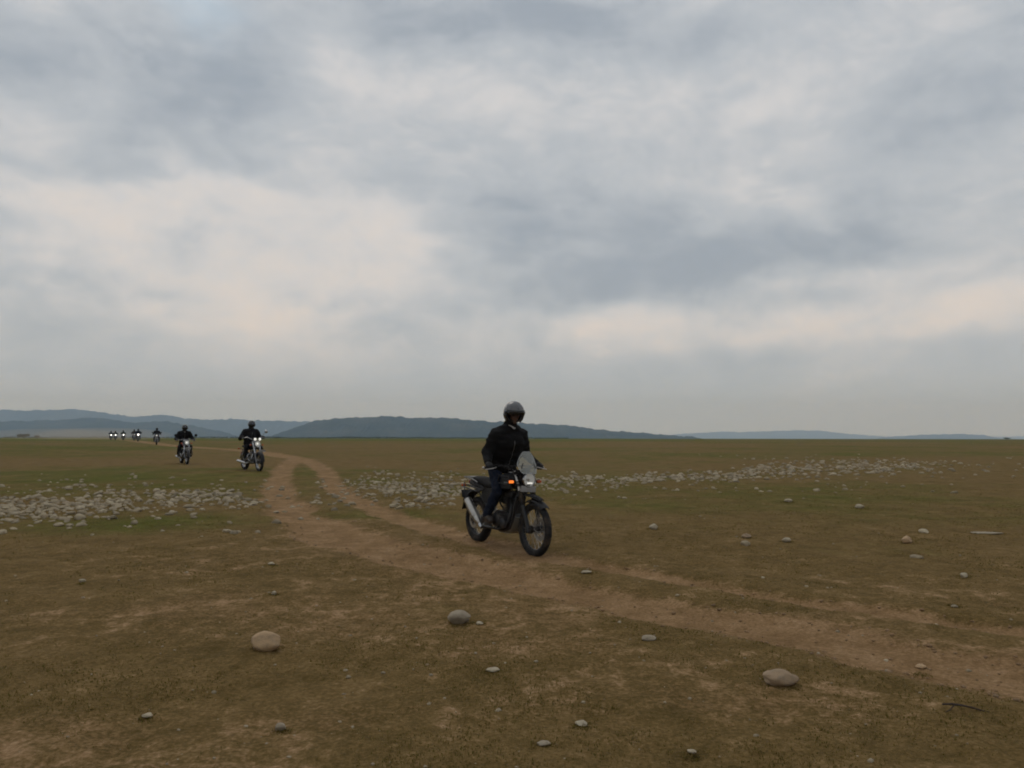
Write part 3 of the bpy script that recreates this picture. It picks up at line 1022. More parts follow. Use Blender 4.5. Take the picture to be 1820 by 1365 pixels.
    for s in (-1, 1):
        g = MB()
        g.tube([(.42, s * .14, .80), (.40, s * .19, .90), (.36, s * .195, 1.0), (.16, s * .205, 1.0), (.10, s * .195, .90), (.14, s * .16, .80)], .0085, 8)
        g.tube([(.405, s * .19, .90), (.25, s * .207, .90), (.10, s * .195, .90)], .0075, 8)
        g.cyl((.42, s * .14, .80), (.36, s * .04, .78), .008, n=8)
        g.cyl((.14, s * .16, .80), (.14, s * .05, .78), .008, n=8)
        g.build('tank_guard', SATIN, t)
        b_ = MB().prism([(.40, .84), (.395, .93), (.34, .97), (.20, .965), (.15, .90), (.18, .83)], s * .172 - .012, s * .172 + .012)
        b_.build('tank_shroud', BLACK, t)
        e_ = MB().box((.30, s * .186, .905), (.10, .003, .035), bev=.001)
        e_.build('tank_badge', ALLOY, t)
    # seat
    sp = MB()
    secs = []
    for x, hy, zc, hz in [(-.12, .06, .835, .03), (-.14, .105, .83, .045), (-.25, .135, .825, .048), (-.38, .14, .835, .05), (-.45, .135, .865, .055), (-.60, .13, .885, .05), (-.74, .11, .895, .045), (-.78, .06, .895, .03)]:
        secs.append(ring(0, hy, hz, zc, x, sq=3))
    sp.loft(secs).build('seat', VINYL, t, sharp=60)
    # tail
    tl = MB()
    secs = []
    for x, hy, zc, hz in [(-.35, .115, .76, .05), (-.55, .12, .80, .055), (-.75, .11, .83, .05), (-.90, .08, .84, .035), (-.94, .05, .84, .02)]:
        secs.append(ring(0, hy, hz, zc, x, sq=3))
    tl.loft(secs).build('tail_cowl', BLACK, t, sharp=60)
    rk = MB()
    for s in (-1, 1):
        rk.tube([(-.55, s * .14, .86), (-.70, s * .155, .905), (-.98, s * .125, .915), (-1.0, s * .05, .915), (-1.0, 0, .915)], .009, 8)
        rk.cyl((-.72, s * .15, .905), (-.70, s * .10, .80), .008, n=8)
    for x in (-.78, -.87):
        rk.cyl((x, -.145, .908), (x, .145, .908), .007, n=8)
    rk.box((-.88, 0, .922), (.20, .20, .006), bev=.002)
    rk.build('luggage_rack', ALLOY, t)
    MB().box((-.965, 0, .845), (.03, .10, .05), bev=.012).build('tail_light', REDLENS, t)
    rm = MB().arc_strip(RA, .42, 75, 165, .15, .004)
    rm.build('rear_mudguard', PLASTIC, t)
    rp = MB().box((-1.09, 0, .66), (.004, .20, .12), Matrix.Rotation(R(-22), 3, 'Y'), bev=.001)
    rp.build('rear_plate', SATIN, t)
    # side panels
    for s in (-1, 1):
        MB().prism([(-.12, .80), (-.10, .70), (-.20, .58), (-.36, .60), (-.44, .72), (-.40, .80)], s * .125 - .012, s * .125 + .012).build('side_panel', BLACK, t)
        mr = MB()
        mr.tube([(-.36, s * .15, .78), (-.48, s * .19, .74), (-.86, s * .19, .78), (-.92, s * .15, .84)], .009, 8)
        mr.tube([(-.50, s * .19, .74), (-.60, s * .19, .56), (-.80, s * .19, .60), (-.84, s * .19, .77)], .008, 8)
        mr.build('pannier_rack', SATIN, t)
    # frame, swingarm, shock
    fr = MB()
    for s in (-1, 1):
        fr.tube([(.36, s * .02, .90), (.20, s * .075, .80), (-.10, s * .10, .74), (-.30, s * .115, .74), (-.85, s * .11, .80)], .015, 8)
        fr.tube([(.37, s * .02, .84), (.35, s * .05, .70), (.325, s * .085, .42), (.28, s * .09, .30), (.15, s * .10, .265)], .0165, 10)
        fr.tube([(-.10, s * .11, .74), (-.16, s * .13, .55), (-.18, s * .12, .36), (-.05, s * .11, .28), (.15, s * .10, .265)], .016, 8)
        fr.cyl((-.18, s * .12, .46), (-.58, s * .12, .76), .012, n=8)
    fr.cyl((.37, 0, .74), (.34, 0, .93), .035, n=14)
    fr.build('frame', SATIN, t)
    sw = MB()
    for s in (-1, 1):
        sw.box(lerp((-.16, s * .105, .40), (-.75, s * .105, .325), .5), (.62, .032, .055), Matrix.Rotation(R(-7.2), 3, 'Y'), bev=.008)
    sw.cyl((-.16, -.12, .40), (-.16, .12, .40), .03)
    sw.build('swingarm', SATIN, t)
    sk = MB()
    a, b = Vector((-.28, 0, .38)), Vector((-.33, 0, .72))
    sk.cyl(a, b, .018)
    sk.tube([lerp(a, b, .15 + .7 * k / 56) + Vector((math.cos(k * .785) * .038, math.sin(k * .785) * .038, 0)) for k in range(57)], .006, 6)
    sk.build('shock_absorber', STEEL, t)
    ch = MB().box((-.45, .118, .395), (.60, .02, .05), Matrix.Rotation(R(-6), 3, 'Y'), bev=.006)
    ch.build('chain_guard', PLASTIC, t)
    # engine, bash plate
    cyl_engine(t, DARKALLOY, SATIN, DARKALLOY, .09, .43)
    bp = MB()
    secs = []
    for x, z, w in [(.395, .46, .085), (.375, .36, .105), (.33, .275, .115), (.22, .235, .115), (.02, .228, .105), (-.08, .245, .09)]:
        secs.append([(x, -w, z + .03), (x, -w * .8, z), (x, w * .8, z), (x, w, z + .03), (x - .006, w * .8 - .004, z + .006), (x - .006, -w * .8 + .004, z + .006)])
    bp.loft(secs).build('bash_plate', flat_mat('grey_bash_plate', (.20, .19, .16), .5, metal=.5, dust=.4), t)
    oc = MB()
    oc.box((.352, 0, .60), (.03, .12, .19), Matrix.Rotation(R(-5), 3, 'Y'), bev=.008)
    for k in range(7):
        oc.box((.37, 0, .53 + k * .023), (.006, .11, .008))
    oc.build('oil_cooler', DARKALLOY, t)
    # exhaust on the rider's right
    MB().tube([(.21, -.03, .66), (.27, -.07, .60), (.29, -.10, .48), (.25, -.13, .34), (.12, -.155, .285), (-.08, -.165, .285), (-.24, -.168, .28), (-.34, -.176, .275)],
              .021, 12).build('exhaust_pipe', SATIN, t)
    A, B = Vector((-.37, -.180, .295)), Vector((-.735, -.205, .625))
    d_ = B - A
    L = d_.length
    mu = MB().lathe(A, d_, [(0, .024), (.02, .034), (.06, .050), (.10, .056), (L - .05, .058), (L - .015, .055), (L, .045), (L - .02, .03), (L - .05, .0)], 22).build('muffler', STEEL, t)
    MB().lathe(A - d_.normalized() * .06, d_, [(0, .022), (.004, .030), (.055, .032), (.075, .028)], 16).build('clamp', CHROME, mu)
    MB().lathe(A + d_.normalized() * (L - .03), d_, [(0, .0585), (.022, .059), (.032, .050), (.034, .032), (-.02, .030)], 20).build('end_cap', PLASTIC, mu)
    hs = MB()
    secs = []
    ax, u_, w_ = frame_of(d_)
    for q in (.14, .20, .28, .36):
        secs.append([A + ax * q + (Vector((0, -1, 0)) * math.cos(k) + ax.cross(Vector((0, -1, 0))).normalized() * math.sin(k)) * rr for rr, ks in ((.064, np.linspace(-.9, .9, 7)), (.061, np.linspace(.9, -.9, 7))) for k in ks])
    hs.loft(secs).build('heat_shield', STEEL, mu)
    # pegs, stand, pedals
    for s in (-1, 1):
        pg = MB().box((-.07, s * .245, .335), (.045, .11, .022), bev=.006)
        pg.box((-.09, s * .16, .35), (.05, .07, .05), bev=.01)
        pg.build('footpeg', ALLOY, t)
    MB().tube([(-.06, -.17, .34), (.06, -.18, .30), (.10, -.19, .315), (.105, -.24, .32)], .008, 8).build('brake_pedal', STEEL, t)
    MB().tube([(-.04, .17, .34), (.06, .18, .33), (.09, .19, .345), (.09, .24, .345)], .007, 8).build('gear_lever', STEEL, t)
    MB().tube([(-.10, .13, .28), (-.30, .17, .285), (-.34, .18, .29)], .011, 8).build('side_stand', SATIN, t)
    return t

def road_bike(paint, aux=False, chrome=CHROME, lamp=LAMP_ON, high_bars=True, side_boxes=False, mirrors=(1,), guard_mat=None):
    """classic upright single with round lamp, chrome silencer and crash bars"""
    t = empty('motorcycle')
    rake = R(29 if high_bars else 26)
    FA, RA = Vector((.74, 0, .318)), Vector((-.66, 0, .312))
    make_wheel(t, FA, .318, .10, .235, .07, .140, .085, 24, chrome, knobs=False)
    make_wheel(t, RA, .312, .13, .215, .075, 0, 0, 24, chrome, knobs=False)
    up = Vector((-math.sin(rake), 0, math.cos(rake)))
    for s in (-1, 1):
        y = Vector((0, s * .100, 0))
        fl = MB().cyl(FA + y - up * .02, FA + y + up * .36, .029, .028, 14).build('fork_leg', ALLOY, t)
        MB().cyl(FA + y + up * .34, FA + y + up * .58, .022, n=12).build('fork_tube', chrome, fl)
        MB().cyl(FA + y + up * .55, FA + y + up * .80, .032, .034, n=14).build('fork_cover', chrome if high_bars else paint, fl)
    MB().box(FA + up * .79, (.08, .27, .04), Matrix.Rotation(-rake, 3, 'Y'), bev=.01).box(FA + up * .58, (.07, .25, .035), Matrix.Rotation(-rake, 3, 'Y'), bev=.01).build('triple_clamp', chrome, t)
    fm = MB().arc_strip(FA, .348, 5, 175, .13, .004, lip=.03)
    for s in (-1, 1):
        fm.tube([FA + Vector((0, s * .085, 0)), FA + Vector((-.20, s * .07, .27))], .005, 6)
        fm.tube([FA + Vector((0, s * .085, 0)), FA + Vector((-.32, s * .07, .06))], .005, 6)
    fm.build('front_mudguard', paint, t)
    MB().box((FA.x + .22, 0, .72), (.004, .23, .075), Matrix.Rotation(R(15), 3, 'Y'), bev=.001).build('number_plate', PLATE, t)
    H = FA + up * .70 + Vector((.10, 0, .02))
    hl = MB().lathe(H, (1, 0, 0), [(-.12, 0), (-.11, .04), (-.06, .085), (.02, .098), (.034, .098), (.036, .088)], 26).build('headlight', paint if not high_bars else chrome, t)
    MB().lathe(H, (1, 0, 0), [(.03, .088), (.040, .09), (.042, .098), (.02, .102)], 26).build('bezel', CHROME, hl)
    MB().lathe(H, (1, 0, 0), [(-.04, 0), (-.02, .05), (.032, .088)], 26).build('reflector', REFLECTOR, hl)
    MB().lathe(H, (1, 0, 0), [(.02, .0), (.02, .03), (.012, .035)], 14).build('bulb', lamp, hl)
    MB().lathe(H, (1, 0, 0), [(.034, .088), (.048, .06), (.055, .02), (.056, 0)], 26).build('lens', LENS, hl)
    if aux:
        br = MB().cyl((H.x - .03, -.17, H.z + .145), (H.x - .03, .17, H.z + .145), .009, n=8)
        br.cyl((H.x - .05, 0, H.z + .05), (H.x - .03, 0, H.z + .145), .012, n=8)
        br.build('lamp_bar', chrome, t)
        for s in (-1, 1):
            A = Vector((H.x + .0, s * .082, H.z + .155))
            a_ = MB().lathe(A, (1, 0, 0), [(-.07, 0), (-.065, .03), (-.02, .05), (.01, .054), (.012, .046)], 20).build('auxiliary_lamp', chrome, t)
            MB().lathe(A, (1, 0, 0), [(.006, .046), (.014, .03), (.016, 0)], 18).build('lens', LAMP_ON, a_)
    top = FA + up * .82
    zb = 1.16 if high_bars else 1.07
    gx = top.x - (.20 if high_bars else .16)
    hb = MB()
    pts = [(gx - .05, .41, zb - .015), (gx, .31, zb), (gx + .06, .22, zb + .005), (top.x - .02, .12, top.z + .06), (top.x, .05, top.z + .03)]
    pts = pts + [(x, -y, z) for x, y, z in pts[::-1]]
    P = []
    for a, b in zip(pts[:-1], pts[1:]):
        P += [lerp(a, b, k / 4) for k in range(4)]
    P.append(Vector(pts[-1]))
    h = hb.tube(P, .0115, 10).build('handlebar', chrome, t)
    for s in (-1, 1):
        MB().cyl((gx - .055, s * .42, zb - .0165), (gx - .003, s * .305, zb), .0175, n=12).build('grip', RUBBER, h)
        MB().tube([(gx + .02, s * .27, zb), (gx + .05, s * .31, zb - .005), (gx + .03, s * .43, zb - .02)], .007, 7).build('lever', STEEL, h)
        if s in mirrors:
            m_ = MB().tube([(gx + .03, s * .25, zb), (gx + .05, s * .33, zb + .12), (gx + .04, s * .40, zb + .19)], .006, 7)
            m_.lathe((gx + .05, s * .42, zb + .21), (1, 0, 0), [(-.03, 0), (-.028, .05), (-.005, .062), (.012, .055), (.02, .03), (.022, 0)], 18)
            m_.build('mirror', chrome if aux else PLASTIC, t)
    for s in (-1, 1):
        io = MB().cyl((H.x - .06, s * .11, H.z - .04), (H.x - .06, s * .19, H.z - .04), .008, n=7).build('indicator', chrome, t)
        MB().lathe((H.x - .06, s * .205, H.z - .04), (1, 0, 0), [(-.04, 0), (-.03, .025), (.015, .032), (.03, .018), (.032, 0)], 14).build('lens', AMBER, io)
        io = MB().cyl((-.82, s * .08, .76), (-.82, s * .17, .76), .008, n=7).build('indicator', chrome, t)
        MB().lathe((-.82, s * .185, .76), (-1, 0, 0), [(-.04, 0), (-.03, .025), (.015, .032), (.03, .018), (.032, 0)], 14).build('lens', AMBER, io)
    tk = MB()
    secs = [ring(0, hy, hz, zc, x) for x, hy, zc, hz in [(.33, .04, .86, .04), (.30, .10, .865, .08), (.22, .135, .875, .10), (.08, .14, .87, .10), (-.05, .11, .85, .08), (-.13, .06, .83, .045)]]
    tk.loft(secs).build('fuel_tank', paint, t, sharp=60)
    sp = MB()
    secs = [ring(0, hy, hz, zc, x, sq=3) for x, hy, zc, hz in [(-.08, .07, .78, .03), (-.12, .13, .775, .045), (-.28, .16, .765, .05), (-.42, .15, .785, .055), (-.50, .125, .83, .05), (-.72, .11, .84, .04), (-.76, .06, .84, .02)]]
    sp.loft(secs).build('seat', VINYL, t, sharp=60)
    MB().arc_strip(RA, .350, 15, 165, .17, .004, lip=.04).build('rear_mudguard', paint, t)
    MB().box((-1.0, 0, .60), (.05, .10, .06), bev=.015).build('tail_light', REDLENS, t)
    for s in (-1, 1):
        MB().prism([(-.10, .68), (-.10, .52), (-.20, .46), (-.32, .50), (-.34, .66), (-.26, .70)], s * .13 - .02, s * .13 + .02).build('side_panel', paint, t)
        sk = MB().cyl((-.62, s * .14, .36), (-.52, s * .14, .72), .022, n=12)
        sk.tube([lerp((-.62, s * .14, .36), (-.52, s * .14, .72), .3 + .6 * k / 40) + Vector((math.cos(k * .785) * .033, math.sin(k * .785) * .033, 0)) for k in range(41)], .006, 5)
        sk.build('shock_absorber', chrome, t)
        g = MB()
        g.tube([(.33, s * .06, .66), (.345, s * .17, .65), (.35, s * .27, .56), (.345, s * .29, .46), (.335, s * .24, .36), (.32, s * .12, .31), (.30, s * .05, .30)], .013, 9)
        g.build('crash_bar', guard_mat or chrome, t)
        if side_boxes:
            MB().box((-.55, s * .25, .62), (.36, .15, .30), bev=.03).build('saddlebag', VINYL, t)
    fr = MB()
    for s in (-1, 1):
        fr.tube([(.32, s * .02, .84), (.10, s * .05, .78), (-.20, s * .10, .72), (-.70, s * .11, .74)], .014, 8)
        fr.tube([(-.15, s * .10, .72), (-.18, s * .11, .38), (-.08, s * .10, .27)], .014, 8)
        fr.box(lerp((-.16, s * .105, .36), (-.68, s * .105, .315), .5), (.54, .03, .045), Matrix.Rotation(R(-5), 3, 'Y'), bev=.008)
    fr.tube([(.34, 0, .80), (.32, 0, .5), (.27, 0, .30), (.05, 0, .25)], .02, 10)
    fr.build('frame', SATIN, t)
    cyl_engine(t, ALLOY, DARKALLOY, chrome, .06, .40)
    MB().tube([(.18, -.03, .62), (.26, -.07, .58), (.28, -.11, .44), (.20, -.15, .31), (.02, -.17, .27), (-.20, -.175, .27)], .021, 12).build('exhaust_pipe', chrome, t)
    A, B = Vector((-.20, -.18, .272)), Vector((-.88, -.215, .335))
    L = (B - A).length
    MB().lathe(A, B - A, [(0, .022), (.08, .038), (.16, .046), (L - .12, .046), (L - .02, .030), (L, .028), (L - .03, .02), (L - .06, 0)], 18).build('silencer', chrome, t)
    for s in (-1, 1):
        MB().box((.16 if high_bars else -.02, s * .25, .32), (.05, .13, .025), bev=.008).build('footpeg', RUBBER, t)
    return t

# ------------------------------------------------------------------ riders
def mirror(p):
    return Vector((p[0], -p[1], p[2]))
def helmet_shell(mb_c, look, rx, ry, rz, open_face):
    """helmet shell with a face opening; look is a 3x3 whose columns are forward, left, up"""
    nu, nv = 48, 28
    vs, keep = [], []
    def pt(i, j):
        th = 2 * math.pi * i / nu
        ph = -math.pi / 2 + math.pi * j / nv
        x, y, z = math.cos(ph) * math.cos(th), math.cos(ph) * math.sin(th), math.sin(ph)
        ex = rx * (1.0 + (0.10 if (x > 0 and z < -.15 and not open_face) else 0.0) * min(1, (-z - .15) * 3) * x)
        return Vector((x * ex, y * ry * (1 - .10 * max(0, -z) ** 2), z * rz))
    for j in range(nv + 1):
        for i in range(nu):
            vs.append(pt(i, j))
    fs = []
    for j in range(nv):
        for i in range(nu):
            th = (2 * math.pi * (i + .5) / nu + math.pi) % (2 * math.pi) - math.pi
            ph = -math.pi / 2 + math.pi * (j + .5) / nv
            el = math.degrees(ph); az = abs(math.degrees(th))
            if el < -52: continue
            if open_face:
                if az < 58 and el < 14 - .0012 * az * az: continue
            else:
                if az < 62 and -24 < el < 16 - .0015 * az * az: continue
            fs.append((j * nu + i, j * nu + (i + 1) % nu, (j + 1) * nu + (i + 1) % nu, (j + 1) * nu + i))
    mb = MB().add([Vector(mb_c) + look @ v for v in vs], fs)
    return mb
def solid(o, th):
    md = o.modifiers.new('s', 'SOLIDIFY'); md.thickness = th; md.offset = -1
    dg = bpy.context.evaluated_depsgraph_get()
    me = bpy.data.meshes.new_from_object(o.evaluated_get(dg))
    o.modifiers.clear()
    old = o.data; o.data = me; bpy.data.meshes.remove(old)
    # drop loose points
    bm = bmesh.new(); bm.from_mesh(me)
    bmesh.ops.delete(bm, geom=[v for v in bm.verts if not v.link_faces], context='VERTS')
    bm.to_mesh(me); bm.free()
    return o
def patch(mb, c, look, rx, ry, rz, az0, az1, el0, el1, grow, nu=18, nv=8):
    vs, fs = [], []
    for j in range(nv + 1):
        ph = R(el0 + (el1 - el0) * j / nv)
        for i in range(nu + 1):
            th = R(az0 + (az1 - az0) * i / nu)
            vs.append(Vector(c) + look @ Vector(((rx + grow) * math.cos(ph) * math.cos(th), (ry + grow) * math.cos(ph) * math.sin(th), (rz + grow) * math.sin(ph))))
    for j in range(nv):
        for i in range(nu):
            a = j * (nu + 1) + i
            fs.append((a, a + 1, a + nu + 2, a + nu + 1))
    return mb.add(vs, fs)

def make_glove(root, wrist, grip_c, grip_ax, s, mat):
    """hand closed round a grip: palm, four unequal curled fingers and a thumb from the side of the palm"""
    g = Vector(grip_c); a = Vector(grip_ax).normalized()       # a points to the bar end
    w = Vector(wrist)
    back = (w - g); back = (back - a * back.dot(a)).normalized()   # from bar to wrist
    upv = a.cross(back)
    if upv.z < 0: upv = -upv
    front = -back
    mb = MB()
    mb.cap(w, lerp(w, g + upv * .03, .6), .036, .036, 14)
    for k in range(4):
        off = a * (.030 - .0205 * k)
        ln = (.85, 1.0, .97, .85)[k]
        r = (.0088, .0095, .0098, .0095)[k]
        base = g + off + upv * .036 + back * .022
        k1 = g + off + upv * (.034) + front * .016 * ln
        k2 = g + off + front * .037 * ln + upv * .004
        k3 = g + off + front * .020 - upv * .026 * ln
        mb.cap(lerp(w, base, .35), base, .020, r * 1.25, 10)
        mb.cap(base, k1, r * 1.15, r, 10); mb.cap(k1, k2, r, r * .95, 10); mb.cap(k2, k3, r * .95, r * .8, 10)
    tb = g - a * .048 + back * .035 + upv * .012
    t1 = g - a * .056 + front * .004 - upv * .020
    t2 = g - a * .030 + front * .024 - upv * .030
    mb.cap(lerp(w, tb, .5), tb, .019, .014, 10); mb.cap(tb, t1, .013, .0115, 10); mb.cap(t1, t2, .0115, .009, 10)
    return remeshed(mb, 'glove', mat, root, voxel=.0045, smooth=2, ratio=.4)

def make_person(J, jacket_mat, trouser_mat, boot_mat, helmet='open', shell_mat=None, collar=None, bulk=1.0, fine=True, grips=None):
    """J: joints in the motorcycle's own coordinates (hip, knee, ankle, toe, shoulder, elbow, wrist for the left side), chest, neck, head, look"""
    hipc = (Vector(J['hip']) + mirror(J['hip'])) / 2
    shc = (Vector(J['shoulder']) + mirror(J['shoulder'])) / 2
    neck, head = Vector(J['neck']), Vector(J['head'])
    fwd = Vector(J['look']).normalized()
    left = Vector((0, 0, 1)).cross(fwd).normalized()
    upv = fwd.cross(left)
    LK = Matrix((fwd, left, upv)).transposed()
    spine = (shc - hipc).normalized()
    tfw = Vector((0, 1, 0)).cross(spine).normalized()
    TR = Matrix((tfw, Vector((0, 1, 0)), spine)).transposed()
    lim = lambda key, s: Vector(J[key]) if s > 0 else (Vector(J[key + '_r']) if key + '_r' in J else mirror(J[key]))
    vox = .012 if fine else .018
    # the body itself
    b = MB()
    b.ell(head + LK @ Vector((-.012, 0, .025)), (.092, .074, .105), LK)
    b.ell(head + LK @ Vector((.028, 0, -.045)), (.062, .056, .070), LK)
    b.cap(head + LK @ Vector((.080, 0, -.005)), head + LK @ Vector((.100, 0, -.040)), .009, .015, 10)
    b.cap(head + LK @ Vector((.078, -.035, .012)), head + LK @ Vector((.078, .035, .012)), .014, .014, 10)
    b.cap(head + LK @ Vector((.080, -.020, -.074)), head + LK @ Vector((.080, .020, -.074)), .010, .010, 10)
    b.ell(head + LK @ Vector((.066, 0, -.105)), (.026, .026, .020), LK)
    for s in (-1, 1):
        b.ell(head + LK @ Vector((-.005, s * .076, -.015)), (.022, .010, .032), LK)
        b.ell(head + LK @ Vector((.058, s * .036, -.035)), (.026, .022, .024), LK)
    b.cap(neck, head + Vector((0, 0, -.04)), .056, .052)
    b.cap(neck - spine * .03, shc, .07, .09)
    b.ell(lerp(hipc, shc, .74), (.095, .145, .17), TR)
    b.ell(lerp(hipc, shc, .30), (.09, .125, .16), TR)
    b.ell(hipc, (.10, .14, .10), TR)
    for s in (-1, 1):
        b.cap(shc, lim('shoulder', s), .07, .055)
        b.cap(lim('shoulder', s), lim('elbow', s), .048, .038)
        b.cap(lim('elbow', s), lim('wrist', s), .036, .026)
        b.cap(lim('hip', s), lim('knee', s), .072, .050)
        b.cap(lim('knee', s), lim('ankle', s), .048, .034)
        b.cap(lim('ankle', s), lim('toe', s), .034, .026)
    p = remeshed(b, 'person', SKIN, None, voxel=.010 if fine else .016, smooth=2)
    # jacket: chest, belly, hem, sleeves, collar
    k = bulk
    j = MB()
    j.ell(lerp(hipc, shc, .80), (.145 * k, .205 * k, .19), TR)
    j.ell(lerp(hipc, shc, .48), (.150 * k, .195 * k, .20), TR)
    j.ell(lerp(hipc, shc, .18), (.150 * k, .192 * k, .15), TR)
    j.lathe(hipc - spine * J.get('hem', .07), spine, [(0, 0), (0, .165 * k), (.10, .168 * k), (.10, 0)], 24)
    for s in (-1, 1):
        S, E, Wr = lim('shoulder', s), lim('elbow', s), lim('wrist', s)
        ka = min(k, 1.14)
        j.cap(neck - spine * .05, S, .098, .084 * ka)
        j.cap(S, E, .090 * ka, .070 * ka)
        j.ell(E, (.068 * ka, .068 * ka, .068 * ka))
        j.cap(E, lerp(E, Wr, .45), .068 * ka, .058)
        j.cap(lerp(E, Wr, .45), lerp(E, Wr, .93), .058, .047)
    j.cap(neck - spine * .08, neck + spine * .055, .115, .084)
    jk = remeshed(j, 'jacket', jacket_mat, p, voxel=vox, smooth=6, wrinkle=.016 if fine else .010, wscale=7.0)
    # front zip and pocket flaps, laid on the cloth
    from mathutils.bvhtree import BVHTree
    bv = BVHTree.FromPolygons([v.co for v in jk.data.vertices], [tuple(q.vertices) for q in jk.data.polygons])
    def on_cloth(u, y):
        o_ = lerp(hipc, shc, u) + tfw * .5 + Vector((0, y, 0))
        hit = bv.ray_cast(o_, -tfw)[0]
        return hit
    zpts = [q for q in (on_cloth(u, .0) for u in np.linspace(0.0, 1.02, 22)) if q]
    if len(zpts) > 4:
        MB().tube([q + tfw * .001 for q in zpts], .0045, 6).build('zip', ALLOY, jk)
    if fine:
        for s in (-1, 1):
            g_ = [[on_cloth(u, s * y) for y in np.linspace(.055, .135, 6)] for u in np.linspace(.30, .36, 4)]
            if all(q for r_ in g_ for q in r_):
                vs_ = [q + tfw * .006 for r_ in g_ for q in r_]
                fs_ = [(i * 6 + k_, i * 6 + k_ + 1, (i + 1) * 6 + k_ + 1, (i + 1) * 6 + k_) for i in range(3) for k_ in range(5)]
                solid(MB().add(vs_, fs_).build('pocket_flap', jacket_mat, jk), .006)
    # trousers
    tr = MB()
    tr.ell(hipc - spine * .01, (.125, .168, .12), TR)
    for s in (-1, 1):
        Hh, K, A = lim('hip', s), lim('knee', s), lim('ankle', s)
        tr.cap(Hh, lerp(Hh, K, .5), .098, .090)
        tr.cap(lerp(Hh, K, .5), K, .090, .075)
        tr.cap(K, lerp(K, A, .4), .073, .072)
        tr.cap(lerp(K, A, .4), lerp(K, A, .92), .072, .062)
    remeshed(tr, 'trousers', trouser_mat, p, voxel=vox, smooth=5, wrinkle=.009 if fine else .006, wscale=9)
    for s in (-1, 1):
        A, T = lim('ankle', s), lim('toe', s)
        K = lim('knee', s)
        bt = MB()
        heel = A + Vector((-.045, 0, -.055))
        bt.cap(A, lerp(A, K, .22), .050, .056)
        bt.cap(A, lerp(A, T, .55), .050, .044)
        bt.cap(lerp(A, T, .5), T, .043, .037)
        bt.cap(heel, A, .038, .048)
        bt.cap(heel + Vector((0, 0, -.018)), T + Vector((0, 0, -.022)), .026, .024)
        remeshed(bt, 'boot', boot_mat, p, voxel=.008, smooth=2, ratio=.5)
        if grips:
            gc, ga = grips
            gc = Vector(gc); ga = Vector(ga)
            if s < 0: gc, ga = mirror(gc), mirror(ga)
            make_glove(p, lim('wrist', s), gc, ga, s, GLOVE)
    # helmet
    hs_ = J.get('helmet_size', 1.0)
    HR = (.138 * hs_, .126 * hs_, .142 * hs_)
    hc = head + LK @ Vector((-.008, 0, .018))
    op = helmet == 'open'
    hm = helmet_shell(hc, LK, *HR, op).build('helmet', shell_mat or SHELL_BLACK, p, sharp=180)
    solid(hm, .022)
    if op:
        tm = MB()
        c0 = [Vector(hc) + LK @ Vector(((HR[0] + .003) * math.cos(R(e)) * math.cos(R(a_)), (HR[1] + .003) * math.cos(R(e)) * math.sin(R(a_)), (HR[2] + .003) * math.sin(R(e))))
              for a_, e in [(-57, -50), (-57, -30), (-57, -8), (-52, 9), (-36, 12), (-18, 14), (0, 14), (18, 14), (36, 12), (52, 9), (57, -8), (57, -30), (57, -50)]]
        tm.tube(c0, .009, 7).build('edge_trim', PLASTIC, hm)
        pk = patch(MB(), hc, LK, *HR, -62, 62, -4, 17, .012)
        vz = pk.build('visor', VISOR, hm, sharp=180)
        solid(vz, .003)
        for s in (-1, 1):
            MB().lathe(hc + LK @ Vector((.05, s * .118 * hs_, .005)), LK @ Vector((.25, s, 0)), [(0, .022), (.012, .020), (.016, 0)], 16).build('visor_pivot', SATIN, hm)
            em = MB()
            for q in range(5):
                patch(em, hc, LK, *HR, s * (72 + 1.5 * abs(q - 2)), s * (86 - 3 * abs(q - 2)), 20 + q * 4.0, 23.0 + q * 4.0, .0025, 4, 1)
            eo = em.build('emblem', SHELL_WHITE, hm)
            solid(eo, .001)
            lb = patch(MB(), hc, LK, *HR, s * 60, s * 150, -50, -6, .003, 14, 8).build('cheek_panel', SHELL_BLACK, hm, sharp=180)
            solid(lb, .003)
        bd = MB()
        for q in np.linspace(-60, 60, 9):
            bd.cap(head + LK @ Vector((.052 * math.cos(R(q)) + .012, .056 * math.sin(R(q)), -.092)), head + LK @ Vector((.060 * math.cos(R(q)) + .010, .058 * math.sin(R(q)), -.070)), .017, .013, 8)
        remeshed(bd, 'beard', BEARD, p, voxel=.006, smooth=2, ratio=.5)
        ey = MB()
        for s in (-1, 1):
            ey.ell(head + LK @ Vector((.077, s * .032, -.008)), (.010, .013, .009), LK, 12, 8)
        ey.build('eyes', BEARD, p)
    else:
        pk = patch(MB(), hc, LK, HR[0] + .006, *HR[1:], -66, 66, -26, 18, .004)
        vz = pk.build('visor', VISOR_DARK, hm, sharp=180)
        solid(vz, .003)
        cb = MB()
        for q in range(3):
            patch(cb, hc, LK, HR[0] * 1.07, *HR[1:], -14, 14, -46 + q * 5, -43 + q * 5, .006, 8, 1)
        solid(cb.build('chin_vent', SATIN, hm), .002)
    if collar:
        cm = MB()
        n0 = neck + spine * .015
        pts = []
        for q in np.linspace(-110, 12, 25):
            t = abs(q) / 150
            pts.append(n0 + Vector((math.cos(R(q)) * .088, math.sin(R(q)) * .082, .02 * t - .055 * (1 - t) ** 3)))
        cm.tube(pts, [.007 + .006 * math.exp(-(i - 20) ** 2 / 12) for i in range(25)], 8)
        remeshed(cm, 'collar', collar, p, voxel=.005, smooth=3, ratio=.5)
    return p

